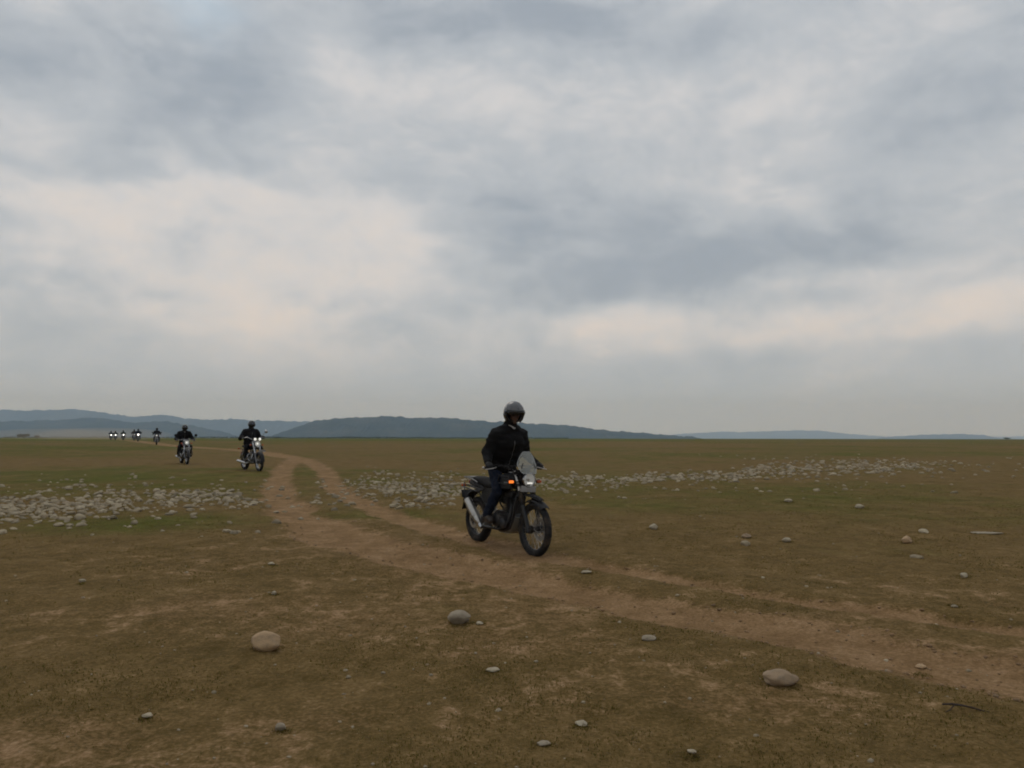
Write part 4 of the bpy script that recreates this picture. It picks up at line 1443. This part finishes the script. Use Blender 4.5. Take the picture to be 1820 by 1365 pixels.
# ------------------------------------------------------------------ stones
def stone_material(name, cols):
    m, N = new_mat(name)
    oi = N.n('ShaderNodeObjectInfo').outputs['Random']
    ri = N.n('ShaderNodeNewGeometry').outputs['Random Per Island']
    tc = N.n('ShaderNodeTexCoord').outputs['Object']
    P = N.n('ShaderNodeNewGeometry').outputs['Position']
    rnd = N.math('FRACT', N.math('ADD', oi, ri))
    base = N.ramp(rnd, [(i / (len(cols) - 1), c) for i, c in enumerate(cols)])
    n = N.noise(P, 22, 6, 0.65)
    n2 = N.noise(P, 160, 3, 0.6)
    c = N.mix(N.mapr(n, 0.4, 0.72, 0, .55), base, (0.17, 0.135, 0.095))
    c = N.mix(N.mapr(n2, 0.58, 0.7, 0, .5), c, (0.13, 0.12, 0.105))
    b = N.n('ShaderNodeBump')
    b.inputs['Strength'].default_value = 0.5
    b.inputs['Distance'].default_value = 0.012
    N.put(b.inputs['Height'], N.math('ADD', n, N.math('MULTIPLY', n2, .25)))
    bsdf_out(N, Base_Color=c, Roughness=0.85, Specular_IOR_Level=0.2, Normal=b.outputs[0])
    return m
STONE = stone_material('river_stone', [(.26, .213, .138), (.37, .308, .205), (.31, .252, .162), (.20, .165, .108), (.45, .38, .262), (.27, .205, .125)])
TAN = stone_material('tan_stone', [(.40, .275, .155), (.43, .295, .17)])
GREY = stone_material('grey_stone', [(.28, .235, .170), (.30, .25, .18)])
BROWN = stone_material('brown_stone', [(.28, .20, .125), (.30, .215, .135)])
STRAW = stone_material('straw_coloured_slab', [(.30, .26, .18), (.33, .28, .20)])
WHITE = stone_material('white_stone', [(.38, .325, .23), (.42, .36, .255)])

def stone_shape(seed, sub, sx=1.0, sy=0.8, sz=0.55, amp=0.22, flat=0.0):
    bm = bmesh.new()
    bmesh.ops.create_icosphere(bm, subdivisions=sub, radius=0.5)
    o = Vector((seed * 7.31, seed * 3.7, seed * 1.9))
    rs = random.Random(seed * 13 + 5)
    cuts = []
    for _ in range(7):
        nv = Vector((rs.gauss(0, 1), rs.gauss(0, 1), rs.gauss(0, .8))).normalized()
        cuts.append((nv, rs.uniform(.36, .47)))
    for v in bm.verts:
        d = v.co.normalized()
        k = 1 + amp * mnoise.noise(d * 1.1 + o) * 1.6 + amp * .35 * mnoise.noise(d * 3.1 + o) + (.10 * amp * mnoise.noise(d * 7 + o) if sub > 3 else 0)
        p = d * 0.5 * k
        for nv, dd in cuts:
            e_ = p.dot(nv) - dd
            if e_ > 0:
                p = p - nv * e_ * .8
        if flat and p.z > .5 * flat:
            p.z = .5 * flat + (p.z - .5 * flat) * .25
        v.co = Vector((p.x * sx, p.y * sy, p.z * sz))
    return bm
STONE_MESHES = []
for k in range(14):
    bm = stone_shape(k + 1, 3, 1, random.uniform(.62, .95), random.uniform(.40, .66), random.uniform(.18, .32))
    me = bpy.data.meshes.new('stone')
    bm.to_mesh(me); bm.free()
    me.shade_smooth(); me.materials.append(STONE)
    STONE_MESHES.append(me)

def put_stone(px, py, wpx, hpx, mat, label, seed, shape=(1, .8, .6), amp=.2, flat=0.0, sink=.12, rz=0.0, name='stone', sub=4):
    P = ground_point(px, py)
    sc = P.y / FPX
    ang = math.atan2(CAM_H, P.y)
    hpx = max(hpx * .4, hpx - .5 * wpx * shape[1] * math.sin(ang))
    w, h = wpx * sc, hpx * sc
    bm = stone_shape(seed, sub, 1, shape[1], shape[2], amp, flat)
    zs = [v.co.z for v in bm.verts]; xs = [v.co.x for v in bm.verts]
    kx = w / (max(xs) - min(xs)); kz = h * (1 + sink) / (max(zs) - min(zs))
    for v in bm.verts:
        v.co = Vector((v.co.x * kx, v.co.y * kx, (v.co.z - min(zs)) * kz - h * sink))
    me = bpy.data.meshes.new(name)
    bm.to_mesh(me); bm.free()
    me.shade_smooth(); me.materials.append(mat)
    o = bpy.data.objects.new(name, me)
    COL.objects.link(o)
    o.location = (P.x, P.y + w * .3, ground_z(P.x, P.y + w * .3))
    o.rotation_euler = (0, 0, rz)
    tag(o, label, 'stone', 'single stones lying on the turf')
    return o
SINGLE = [
    (468, 1158, 54, 36, TAN, 'tan rounded stone with a dark pit, the largest on the near brown turf', 3, (1, .8, .72), .16, .0),
    (815, 1113, 41, 26, GREY, 'grey egg-shaped stone lying in the green patch below the track', 5, (1, .75, .62), .12, .0),
    (1393, 1221, 62, 31, BROWN, 'wide brown wedge of stone with a dark underside in the lower corner', 121, (1, .7, .5), .20, .0),
    (1155, 1138, 25, 12, GREY, 'small pale grey stone just above a bright green tuft', 11, (1, .8, .5), .2, .0),
    (877, 1195, 25, 8, WHITE, 'thin whitish stone lying alone below the grey egg-shaped stone', 14, (1, .7, .4), .2, .0),
    (1035, 1291, 22, 11, WHITE, 'pale pointed stone on bare soil near the lower edge', 17, (1, .7, .5), .3, .0),
    (498, 1300, 19, 15, GREY, 'small round grey stone below the large tan stone', 20, (1, .9, .8), .1, .0),
    (1162, 941, 15, 11, WHITE, 'pale round stone nearest the front wheel, on brown turf beyond it', 23, (1, .9, .8), .2, .0),
    (1615, 965, 19, 14, TAN, 'upright tan stone standing alone on the far turf beside a brown clod', 26, (1, .9, .9), .25, .0),
    (1400, 964, 16, 9, WHITE, 'pale domed stone between the dark clod and the upright tan stone', 29, (1, .8, .6), .15, .0),
    (1716, 1026, 13, 10, WHITE, 'small white stone alone on green turf above the upper rut', 32, (1, .8, .7), .2, .0),
    (1328, 957, 17, 9, BROWN, 'dark brown clod of stone on the reddish turf', 35, (1, .9, .6), .3, .0),
    (1403, 891, 14, 6, WHITE, 'white stone sitting just in front of the long cobble band', 38, (1, .8, .5), .2, .0),
    (1531, 903, 17, 7, WHITE, 'bright white flat stone on dark green turf', 41, (1, .7, .4), .3, .0),
    (1762, 948, 56, 4, STRAW, 'long flat pale slab lying flush with the turf', 44, (1, .5, .2), .25, .3),
    (1640, 1188, 18, 9, TAN, 'small tan stone lying on the lower bare rut', 47, (1, .8, .5), .2, .0),
    (1042, 1020, 20, 6, WHITE, 'whitish stone on the grass strip between the two ruts', 50, (1, .6, .4), .25, .0),
    (853, 1111, 13, 6, WHITE, 'tiny white stone touching distance from the grey egg-shaped stone', 53, (1, .7, .5), .2, .0),
    (260, 1279, 19, 9, WHITE, 'pale oval stone on brown turf below and left of the large tan stone', 56, (1, .7, .5), .2, .0),
    (966, 1327, 24, 10, GREY, 'flat greyish stone at the bottom edge below the pale pointed stone', 59, (1, .7, .4), .2, .0),
    (1232, 1340, 16, 8, WHITE, 'light stone at the bottom edge below the wide brown wedge', 62, (1, .7, .5), .2, .0),
    (1700, 1080, 12, 5, WHITE, 'small light stone at the edge of the upper rut', 65, (1, .7, .4), .2, .0),
    (145, 1036, 12, 6, WHITE, 'small whitish stone on the brown turf below the cobble patch', 68, (1, .7, .5), .2, .0),
    (487, 1058, 10, 7, WHITE, 'little white stone between the tan stone and the worn bend', 71, (1, .7, .5), .2, .0),
    (482, 1005, 12, 6, WHITE, 'pale stone lying on the worn bare ground by the bend', 74, (1, .7, .5), .2, .0),
]
for i, (px, py, w, h, mt, lb, sd_, shp, am, fl) in enumerate(SINGLE):
    put_stone(px, py, w, h, mt, lb, sd_, shp, am, fl, sink=1.0 if w > 54 and h < 8 else .18, rz=0.25 * math.sin(i * 2.1))

def in_band(px, py, band):
    """density of a cobble band at a photograph point"""
    xs = [b[0] for b in band]
    if px < xs[0] or px > xs[-1]: return 0.0
    c = np.interp(px, xs, [b[1] for b in band]); h = np.interp(px, xs, [b[2] for b in band]); dn = np.interp(px, xs, [b[3] for b in band])
    dn = dn * min(1.0, max(.30, .85 + 1.4 * mnoise.noise(Vector((px * .022, py * .055, 2.0)))))
    return float(dn * math.exp(-((py - c) / h) ** 2 * 1.4))
BAND_NEAR = [(-160, 908, 20, .9), (0, 907, 23, .95), (120, 902, 23, .95), (220, 896, 22, .85), (320, 890, 18, .95), (410, 885, 15, .95), (440, 890, 13, .5), (480, 896, 10, .12)]
BAND_MID = [(610, 856, 8, .25), (650, 866, 20, .8), (700, 872, 25, 1.0), (750, 876, 25, 1.0), (800, 868, 24, .85), (860, 858, 20, .7), (940, 858, 14, .8), (990, 858, 13, .95), (1040, 856, 13, .85), (1090, 856, 11, .8), (1130, 853, 10, .8)]
BAND_FAR = [(1120, 852, 9, .7), (1200, 848, 9, .8), (1290, 846, 11, .95), (1380, 832, 14, .95), (1460, 830, 14, .95), (1540, 828, 14, .9), (1600, 826, 14, .95), (1640, 828, 12, .5), (1720, 826, 10, .15), (1830, 826, 10, .05)]
SPARSE = [(0, 250, 858, 880, 26), (60, 480, 842, 876, 34), (0, 480, 920, 950, 22), (560, 640, 850, 905, 30), (640, 830, 838, 850, 30), (1000, 1300, 866, 890, 16), (1200, 1700, 845, 875, 40), (1650, 1819, 808, 850, 26), (1240, 1640, 806, 822, 16), (480, 620, 850, 930, 26), (1000, 1819, 905, 1000, 3)]
cand = []
def try_add(px, py, size, kind, taken):
    x, y = flat_point(px, py)
    for (qx, qy, qs) in taken:
        if (x - qx) ** 2 + (y - qy) ** 2 < (0.34 * (size + qs)) ** 2:
            return
    taken.append((x, y, size))
    cand.append((px, py, x, y, size, kind, size * FPX / y))
taken_near, taken_mid, taken_far, taken_sp = [], [], [], []
for _ in range(6500):
    px, py = random.uniform(-40, 480), random.uniform(846, 950)
    if random.random() < in_band(px, py, BAND_NEAR) ** 1.3:
        try_add(px, py, random.choice((.06, .08, .09, .10, .12, .13, .15, .18, .22)) * random.uniform(.85, 1.15), 'near', taken_near)
for _ in range(5500):
    px, py = random.uniform(610, 1130), random.uniform(830, 905)
    if random.random() < in_band(px, py, BAND_MID) ** 1.3:
        try_add(px, py, random.choice((.08, .10, .11, .13, .15, .18)) * random.uniform(.85, 1.15), 'mid', taken_mid)
for _ in range(5200):
    px, py = random.uniform(1120, 1830), random.uniform(805, 862)
    if random.random() < in_band(px, py, BAND_FAR) ** 1.3:
        try_add(px, py, random.choice((.12, .15, .17, .20, .25)) * random.uniform(.85, 1.15), 'far', taken_far)
for x0, x1, y0, y1, n in SPARSE:
    for _ in range(n):
        px, py = random.uniform(x0, x1), random.uniform(y0, y1)
        try_add(px, py, random.uniform(.06, .19), 'sparse', taken_sp)
cand.sort(key=lambda c: -c[6])
LABELS = {
    'near': ('pale river cobble in the dense patch left of the track bend', 'cobbles in the patch left of the track bend'),
    'mid': ('pale river cobble in the heap between the track bend and the leading motorcycle', 'cobbles in the heap behind the leading motorcycle'),
    'far': ('pale river cobble in the long band on the far right turf', 'cobbles in the long band on the far turf'),
    'sparse': ('loose pale cobble scattered on turf around the cobble patches', 'loose cobbles scattered on the turf'),
}
single_n, mass = 0, []
cap_n = {'near': 150, 'mid': 70, 'far': 20, 'sparse': 35}
for px, py, x, y, size, kind, vis in cand:
    seen = -4 < px < 1824 and not (862 < px < 940 and 830 < py < 960)
    if seen and cap_n[kind] > 0:
        cap_n[kind] -= 1
        o = bpy.data.objects.new('cobble', random.choice(STONE_MESHES))
        COL.objects.link(o)
        o.location = (x, y, ground_z(x, y) + size * .04)
        o.rotation_euler = (random.uniform(-.3, .3), random.uniform(-.3, .3), random.uniform(0, 6.28))
        o.scale = (size, size, size * random.uniform(.8, 1.15))
        tag(o, LABELS[kind][0], 'stone', LABELS[kind][1])
    else:
        mass.append((x, y, size))
    # a second layer here and there, heaped on its neighbours
def joined_stones(name, items, label, mat, sub=2, lift=.04):
    base = []
    for k in range(8):
        bm = stone_shape(60 + k, sub, 1, .6 + .04 * k, .42 + .03 * k, .26)
        bm.verts.index_update()
        base.append((np.array([v.co[:] for v in bm.verts]), np.array([[q.index for q in f.verts] for f in bm.faces])))
        bm.free()
    V, F, off = [], [], 0
    gz = height(np.array([i[0] for i in items]), np.array([i[1] for i in items]))
    for (x, y, s), z0 in zip(items, gz):
        v, f = base[random.randrange(8)]
        a = random.uniform(0, 6.28)
        c_, s_ = math.cos(a), math.sin(a)
        q = v * s
        q = np.column_stack([q[:, 0] * c_ - q[:, 1] * s_ + x, q[:, 0] * s_ + q[:, 1] * c_ + y, q[:, 2] + z0 + s * lift])
        V.append(q); F.append(f + off); off += len(v)
    me = bpy.data.meshes.new(name)
    me.from_pydata(np.vstack(V).tolist(), [], np.vstack(F).tolist())
    me.shade_smooth(); me.materials.append(mat)
    o = bpy.data.objects.new(name, me)
    COL.objects.link(o)
    tag(o, label, 'stones', kind='stuff')
joined_stones('cobbles', mass, 'smaller and farther pale cobbles filling the stone bands across the plain', STONE)
peb = []
for _ in range(800):
    r = 2.6 * (26 / 2.6) ** random.random()
    a = R(random.uniform(-36, 36))
    peb.append((r * math.sin(a), r * math.cos(a), random.choice((.006, .007, .008, .010, .012, .014, .017, .022, .030)) * random.uniform(.8, 1.2) * (1 + r * .035)))
joined_stones('pebbles', peb, 'tiny light pebbles sprinkled all over the turf and soil', STONE, 2, .06)

# ------------------------------------------------------------------ twig
def twig():
    P = ground_point(1712, 1262)
    t = MB()
    pts = [(-.10, .02, .028), (-.05, .005, .034), (0, 0, .028), (.05, -.012, .020), (.10, -.03, .008), (.125, -.036, .006)]
    t.tube(pts, [.005, .006, .0055, .005, .0035, .002], 7)
    t.tube([(-.04, .004, .033), (-.08, -.02, .012), (-.11, -.03, .004)], [.004, .003, .002], 6)
    t.tube([(.03, -.006, .022), (.06, .02, .012), (.09, .03, .005)], [.0035, .003, .0015], 6)
    o = t.build('twig', flat_mat('dry_twig', (.035, .022, .015), .9, var=.3), None)
    o.location = P
    tag(o, 'dark crooked dry twig on the soil near the right edge', 'twig')
twig()
clod = []
for _ in range(16000):
    r = 3.0 * (22 / 3.0) ** random.random()
    a = R(random.uniform(-36, 36))
    clod.append((r * math.sin(a), r * math.cos(a)))
cm = rut_mask(np.array([c_[0] for c_ in clod]), np.array([c_[1] for c_ in clod]))
clod = [(x, y, random.choice((.008, .010, .013, .017, .024, .034)) * random.uniform(.8, 1.2) * (1 + .02 * y)) for (x, y), m_ in zip(clod, cm) if .12 < m_ < .62 or (m_ >= .62 and random.random() < .25)]
SOIL = stone_material('dry_soil_clod', [(.20, .120, .058), (.27, .165, .085), (.16, .095, .045), (.31, .20, .11)])
joined_stones('dirt', clod[:2600], 'loose crumbs and clods of reddish soil along the wheel tracks', SOIL, 2, .12)

# ------------------------------------------------------------------ short turf
def grass():
    m, N = new_mat('short_grass')
    ri = N.n('ShaderNodeNewGeometry').outputs['Random Per Island']
    P = N.n('ShaderNodeNewGeometry').outputs['Position']
    n = N.noise(P, 1.2, 4, .6)
    f = N.math('ADD', N.math('MULTIPLY', ri, .55), N.math('MULTIPLY', n, .45))
    c = N.ramp(f, [(.20, (.085, .078, .018)), (.42, (.14, .108, .030)), (.62, (.20, .145, .050)), (.82, (.27, .20, .09))])
    df, tl = N.n('ShaderNodeBsdfDiffuse'), N.n('ShaderNodeBsdfTranslucent')
    N.put(df.inputs[0], c); N.put(tl.inputs[0], c)
    mx = N.n('ShaderNodeMixShader'); mx.inputs[0].default_value = .5
    N.put(mx.inputs[1], df.outputs[0]); N.put(mx.inputs[2], tl.outputs[0])
    N.put(N.n('ShaderNodeOutputMaterial').inputs[0], mx.outputs[0])
    n_t = 42000
    r = 2.7 * (24 / 2.7) ** rng.random(n_t)
    a = np.radians(rng.uniform(-37, 37, n_t))
    x, y = r * np.sin(a), r * np.cos(a)
    rut, wn = rut_mask(x, y), worn_mask(x, y)
    cov = fbm(x * .9, y * .9, 71, 4) + .55 * fbm(x * 5, y * 5, 75, 2) - 1.3 * rut - .55 * wn
    keep = cov > rng.uniform(-.30, .28, n_t)
    x, y, r = x[keep], y[keep], r[keep]
    for st in SINGLE:                              # grass growing up against the single stones
        gp = flat_point(st[0], st[1])
        rad_ = st[2] * gp[1] / FPX * .5
        th = rng.uniform(0, 2 * np.pi, 34)
        rr = rad_ * rng.uniform(.85, 1.25, 34)
        x = np.append(x, gp[0] + np.cos(th) * rr); y = np.append(y, gp[1] + rad_ * .6 + np.sin(th) * rr * .8)
        r = np.append(r, np.full(34, gp[1]))
    z = height(x, y)
    k = 4
    X = np.repeat(x, k); Y = np.repeat(y, k); Z = np.repeat(z, k); RR = np.repeat(r, k)
    n_b = len(X)
    sp = .010 + .0028 * RR
    X = X + rng.normal(0, 1, n_b) * sp; Y = Y + rng.normal(0, 1, n_b) * sp
    az = rng.uniform(0, 2 * np.pi, n_b)
    h = rng.uniform(.003, .012, n_b) * (1 + .02 * RR)
    w = rng.uniform(.0012, .0024, n_b) * (1 + .14 * RR)
    lean = rng.uniform(.4, 1.5, n_b) * h
    dx, dy = np.cos(az), np.sin(az)
    p0 = np.column_stack([X - dy * w, Y + dx * w, Z - .004]); p1 = np.column_stack([X + dy * w, Y - dx * w, Z - .004])
    q0 = np.column_stack([X - dy * w * .7 + dx * lean * .4, Y + dx * w * .7 + dy * lean * .4, Z + h * .7])
    q1 = np.column_stack([X + dy * w * .7 + dx * lean * .4, Y - dx * w * .7 + dy * lean * .4, Z + h * .7])
    tp = np.column_stack([X + dx * lean, Y + dy * lean, Z + h])
    co = np.stack([p0, p1, q1, q0, tp], 1).reshape(-1, 3)
    base = np.arange(n_b) * 5
    quads = np.column_stack([base, base + 1, base + 2, base + 3])
    tris = np.column_stack([base + 3, base + 2, base + 4])
    me = bpy.data.meshes.new('grass')
    me.from_pydata(co.tolist(), [], quads.tolist() + tris.tolist())
    me.materials.append(m)
    o = bpy.data.objects.new('grass', me)
    COL.objects.link(o)
    tag(o, 'short dry olive grass covering the near plain', 'grass', kind='stuff')
grass()

# ------------------------------------------------------------------ motorcycles and riders in their places
def pose_on_ground(objs, front_px, rear_px=None, heading=None, base=1.40, lean=0.0, fx=.735):
    F = ground_point(*front_px)
    if rear_px:
        Rr = ground_point(*rear_px)
        hd = Vector((F.x - Rr.x, F.y - Rr.y, 0)).normalized()
    else:
        hd = Vector((*heading, 0)).normalized()
    B = F - hd * base
    zf, zb = ground_z(F.x, F.y), ground_z(B.x, B.y)
    rz = math.atan2(hd.y, hd.x)
    pitch = -math.atan2(zf - zb, base)
    O = F - hd * fx
    zo = zf + (zb - zf) * fx / base
    for o in objs:
        o.location = (O.x, O.y, zo - .018)
        o.rotation_euler = (lean, pitch, rz)

bike1 = adventure_bike()
tag(bike1, 'black adventure motorcycle with tall clear windscreen, lit amber indicator and upswept silver muffler', 'motorcycle', 'motorcycles riding across the plain')
g1 = Vector((.219, .3975, 1.1155))
rider1 = make_person(dict(hip=(-.16, .10, 1.13), knee=(.11, .195, .80), ankle=(-.10, .24, .435), toe=(.06, .25, .398), helmet_size=1.11, shoulder=(.045, .200, 1.530), elbow=(-.015, .295, 1.295),
                          wrist=(.150, .380, 1.155), neck=(.085, 0, 1.668), head=(.160, 0, 1.824), look=(1, -.30, -.16), hem=.03),
                     FABRIC, DENIM, LEATHER, 'open', SHELL_GREY, SCARF, 1.36, True, (g1, Vector((.20, .455, 1.105)) - Vector((.238, .34, 1.126))))
tag(rider1, 'person in black jacket and grey open helmet standing on the pegs of the leading motorcycle', 'person', 'riders on the motorcycles')
pose_on_ground([bike1, rider1], (950, 987), (857, 962), base=1.465, fx=.735, lean=-.022)

bike2 = road_bike(BLACK, aux=True, high_bars=True, mirrors=(1,))
tag(bike2, 'black cruiser with chrome forks, crash bars and twin auxiliary lamps, second in the column', 'motorcycle', 'motorcycles riding across the plain')
rider2 = make_person(dict(hip=(-.27, .10, .86), knee=(.14, .26, .80), ankle=(.10, .25, .42), toe=(.24, .265, .385), shoulder=(-.17, .20, 1.36), elbow=(-.19, .35, 1.13),
                          wrist=(.045, .352, 1.19), neck=(-.13, 0, 1.45), head=(-.085, 0, 1.605), look=(1, 0, -.08), hem=.05),
                     FABRIC2, FABRIC, LEATHER, 'full', SHELL_BLACK, None, 1.16, False, (Vector((.113, .362, 1.152)), Vector((-.052, .115, -.0165))))
tag(rider2, 'person in black jacket and black full-face helmet on the chrome-forked cruiser', 'person', 'riders on the motorcycles')
pose_on_ground([bike2, rider2], (461, 838), heading=(.62, -.785), base=1.40, fx=.74)

bike3 = road_bike(SATIN, aux=False, high_bars=False, mirrors=(1, -1), guard_mat=SATIN, lamp=LAMP_ON)
for ch in bike3.children:
    if ch.name.startswith('fuel_tank'):
        ch.data.materials[0] = MAROON
tag(bike3, 'dark motorcycle with pale round headlight and maroon tank, third in the column', 'motorcycle', 'motorcycles riding across the plain')
SIT = dict(hip=(-.25, .10, .86), knee=(.15, .24, .77), ankle=(-.06, .25, .425), toe=(.09, .265, .39), shoulder=(-.13, .20, 1.37), elbow=(-.10, .345, 1.12),
           wrist=(.125, .355, 1.10), neck=(-.09, 0, 1.455), head=(-.04, 0, 1.605), look=(1, 0, -.06), hem=.05)
GR3 = (Vector((.193, .3625, 1.0615)), Vector((-.052, .115, -.0165)))
rider3 = make_person(SIT, FABRIC, FABRIC2, LEATHER, 'full', SHELL_BLACK, SCARF, 1.12, False, GR3)
tag(rider3, 'person in black jacket with pale collar and shiny dark helmet on the third motorcycle', 'person', 'riders on the motorcycles')
pose_on_ground([bike3, rider3], (332.5, 826), heading=(.53, -.848), base=1.40, fx=.74)

JACKETS = [FABRIC2, flat_mat('navy_jacket_cloth', (.012, .016, .030), .9), flat_mat('brown_jacket_cloth', (.045, .028, .018), .85), flat_mat('olive_jacket_cloth', (.030, .032, .018), .9)]
JK_USED = []
def follow(front_px, heading, b_label, r_label, lit):
    b, r = copy_tree(bike3), copy_tree(rider3)
    tag(b, b_label); tag(r, r_label)
    for ch in b.children:
        if ch.name.startswith(('fuel_tank', 'front_mudguard')):
            ch.data = ch.data.copy(); ch.data.materials[0] = SATIN
        if lit and ch.name.startswith('headlight'):
            for q in ch.children:
                if q.name.startswith(('bulb', 'reflector')):
                    q.data = q.data.copy(); q.data.materials[0] = LAMP_FAR
    for q in list(r.children):
        if q.name.startswith('jacket'):
            q.data = q.data.copy(); q.data.materials[0] = JACKETS[len(JK_USED) % len(JACKETS)]; JK_USED.append(1)
        if q.name.startswith('collar'):
            bpy.data.objects.remove(q)
    pose_on_ground([b, r], front_px, heading=heading, base=1.40, fx=.74)
    return b, r
follow((278, 791.5), (.40, -.92), 'dark motorcycle alone on the dusty far track, fourth in the column', 'dark-clad person on the fourth motorcycle, seen against the hills', False)
follow((245.5, 786), (.45, -.89), 'far motorcycle with the single brightest headlight, fifth in the column', 'tiny dark person behind the brightest far headlight', True)
follow((238.5, 784.6), (.45, -.89), 'unlit far motorcycle just behind the brightest headlight', 'tiny dark person on the unlit far motorcycle', False)
follow((219.5, 783.4), (.5, -.86), 'far motorcycle with headlight, front one of the three far lights', 'tiny person on the front one of the three far lit motorcycles', True)
follow((205.5, 782.9), (.5, -.86), 'far motorcycle with headlight, middle one of the three far lights', 'tiny person on the middle one of the three far lit motorcycles', True)
follow((197.5, 782.9), (.5, -.86), 'far motorcycle with headlight, last one of the three far lights', 'tiny person on the last one of the three far lit motorcycles', True)

# ------------------------------------------------------------------ scrub on the skyline
def bush(px, py, dist, w, h, seed, label):
    rnd = random.Random(seed)
    d = ray(px, py)
    x = d.x / d.y * dist
    z = ground_z(x, dist)
    root = empty('bush', (x, dist, z))
    tr = MB()
    tips = []
    for k in range(6):
        a = rnd.uniform(0, 6.28); q = rnd.uniform(.15, .4) * w
        p = Vector((math.cos(a) * q, math.sin(a) * q, h * rnd.uniform(.5, .75)))
        tips.append(p)
        tr.tube([(0, 0, -.1), p * .45 + Vector((0, 0, h * .1)), p], [.09, .06, .02], 6)
    tr.build('trunk', BRK, root)
    vs, fs = [], []
    for k in range(1500):
        t_ = rnd.choice(tips)
        c = t_ + Vector((rnd.gauss(0, w * .13), rnd.gauss(0, w * .13), rnd.gauss(0, h * .14)))
        if c.z < .15 * h or c.z > h: continue
        u = Vector((rnd.gauss(0, 1), rnd.gauss(0, 1), rnd.gauss(0, 1))).normalized()
        v = u.orthogonal().normalized()
        s = rnd.uniform(.10, .22)
        o = len(vs)
        vs += [c - u * s, c + v * s * .5, c + u * s, c - v * s * .5]
        fs.append((o, o + 1, o + 2, o + 3))
    MB().add(vs, fs).build('crown', LEAF, root, smooth=False)
    tag(root, label, 'bush')
BRK = flat_mat('bark', (.06, .045, .03), .95)
LEAF = flat_mat('bush_leaves', (.035, .050, .018), .8, var=.5, scale=.6)
bush(43, 777, 330, 4.4, 1.9, 5, 'low dark bush on the skyline at the far left')
bush(66, 777, 350, 2.2, 1.3, 9, 'smaller shrub beside the low dark bush on the skyline')
bush(1790, 778, 520, 4.5, 1.3, 13, 'low scrub on the skyline at the far right edge')

def scrub_line():
    vs, fs = [], []
    rnd = random.Random(31)
    for k in range(5200):
        px = rnd.uniform(420, 1010) if rnd.random() < .75 else rnd.uniform(0, 420)
        dist = rnd.uniform(640, 760)
        x = (px - 910) / FPX * dist
        hh = max(0.0, .9 + 1.5 * float(mnoise.noise(Vector((px * .02, 3.1, 0)))))
        z = float(base_height(x, dist)) + rnd.random() * hh
        u = Vector((rnd.gauss(0, 1), rnd.gauss(0, 1), rnd.gauss(0, 1))).normalized()
        v = u.orthogonal().normalized()
        s = rnd.uniform(.25, .7)
        c = Vector((x, dist, z))
        o = len(vs)
        vs += [c - u * s, c + v * s * .6, c + u * s, c - v * s * .6]
        fs.append((o, o + 1, o + 2, o + 3))
    o = MB().add(vs, fs).build('undergrowth', LEAF, None, smooth=False)
    tag(o, 'thin line of dark green scrub along the horizon below the hills', 'scrub', kind='stuff')
scrub_line()

# ------------------------------------------------------------------ dust raised by the far riders
def dust(name, px, py, dist, rx, ry, rz, dens, label):
    d = ray(px, py)
    x = d.x / d.y * dist
    mb = MB().ell((0, 0, 0), (rx, ry, rz), None, 28, 16)
    m, N = new_mat(name + '_air_%d' % px)
    pv = N.n('ShaderNodeVolumePrincipled')
    pv.inputs['Color'].default_value = (.90, .74, .56, 1)
    pv.inputs['Density'].default_value = dens
    o_ = N.n('ShaderNodeOutputMaterial')
    N.put(o_.inputs['Volume'], pv.outputs[0])
    o = mb.build(name, m, None)
    o.location = (x, dist, ground_z(x, dist) + rz * .55)
    tag(o, label, 'dust', kind='stuff')
dust('dust', 185, 776, 195, 17, 12, 1.9, .012, 'thin pale dust hanging behind the farthest riders')
dust('dust', 95, 775, 250, 24, 14, 2.2, .008, 'faint dust drifting off towards the far left')
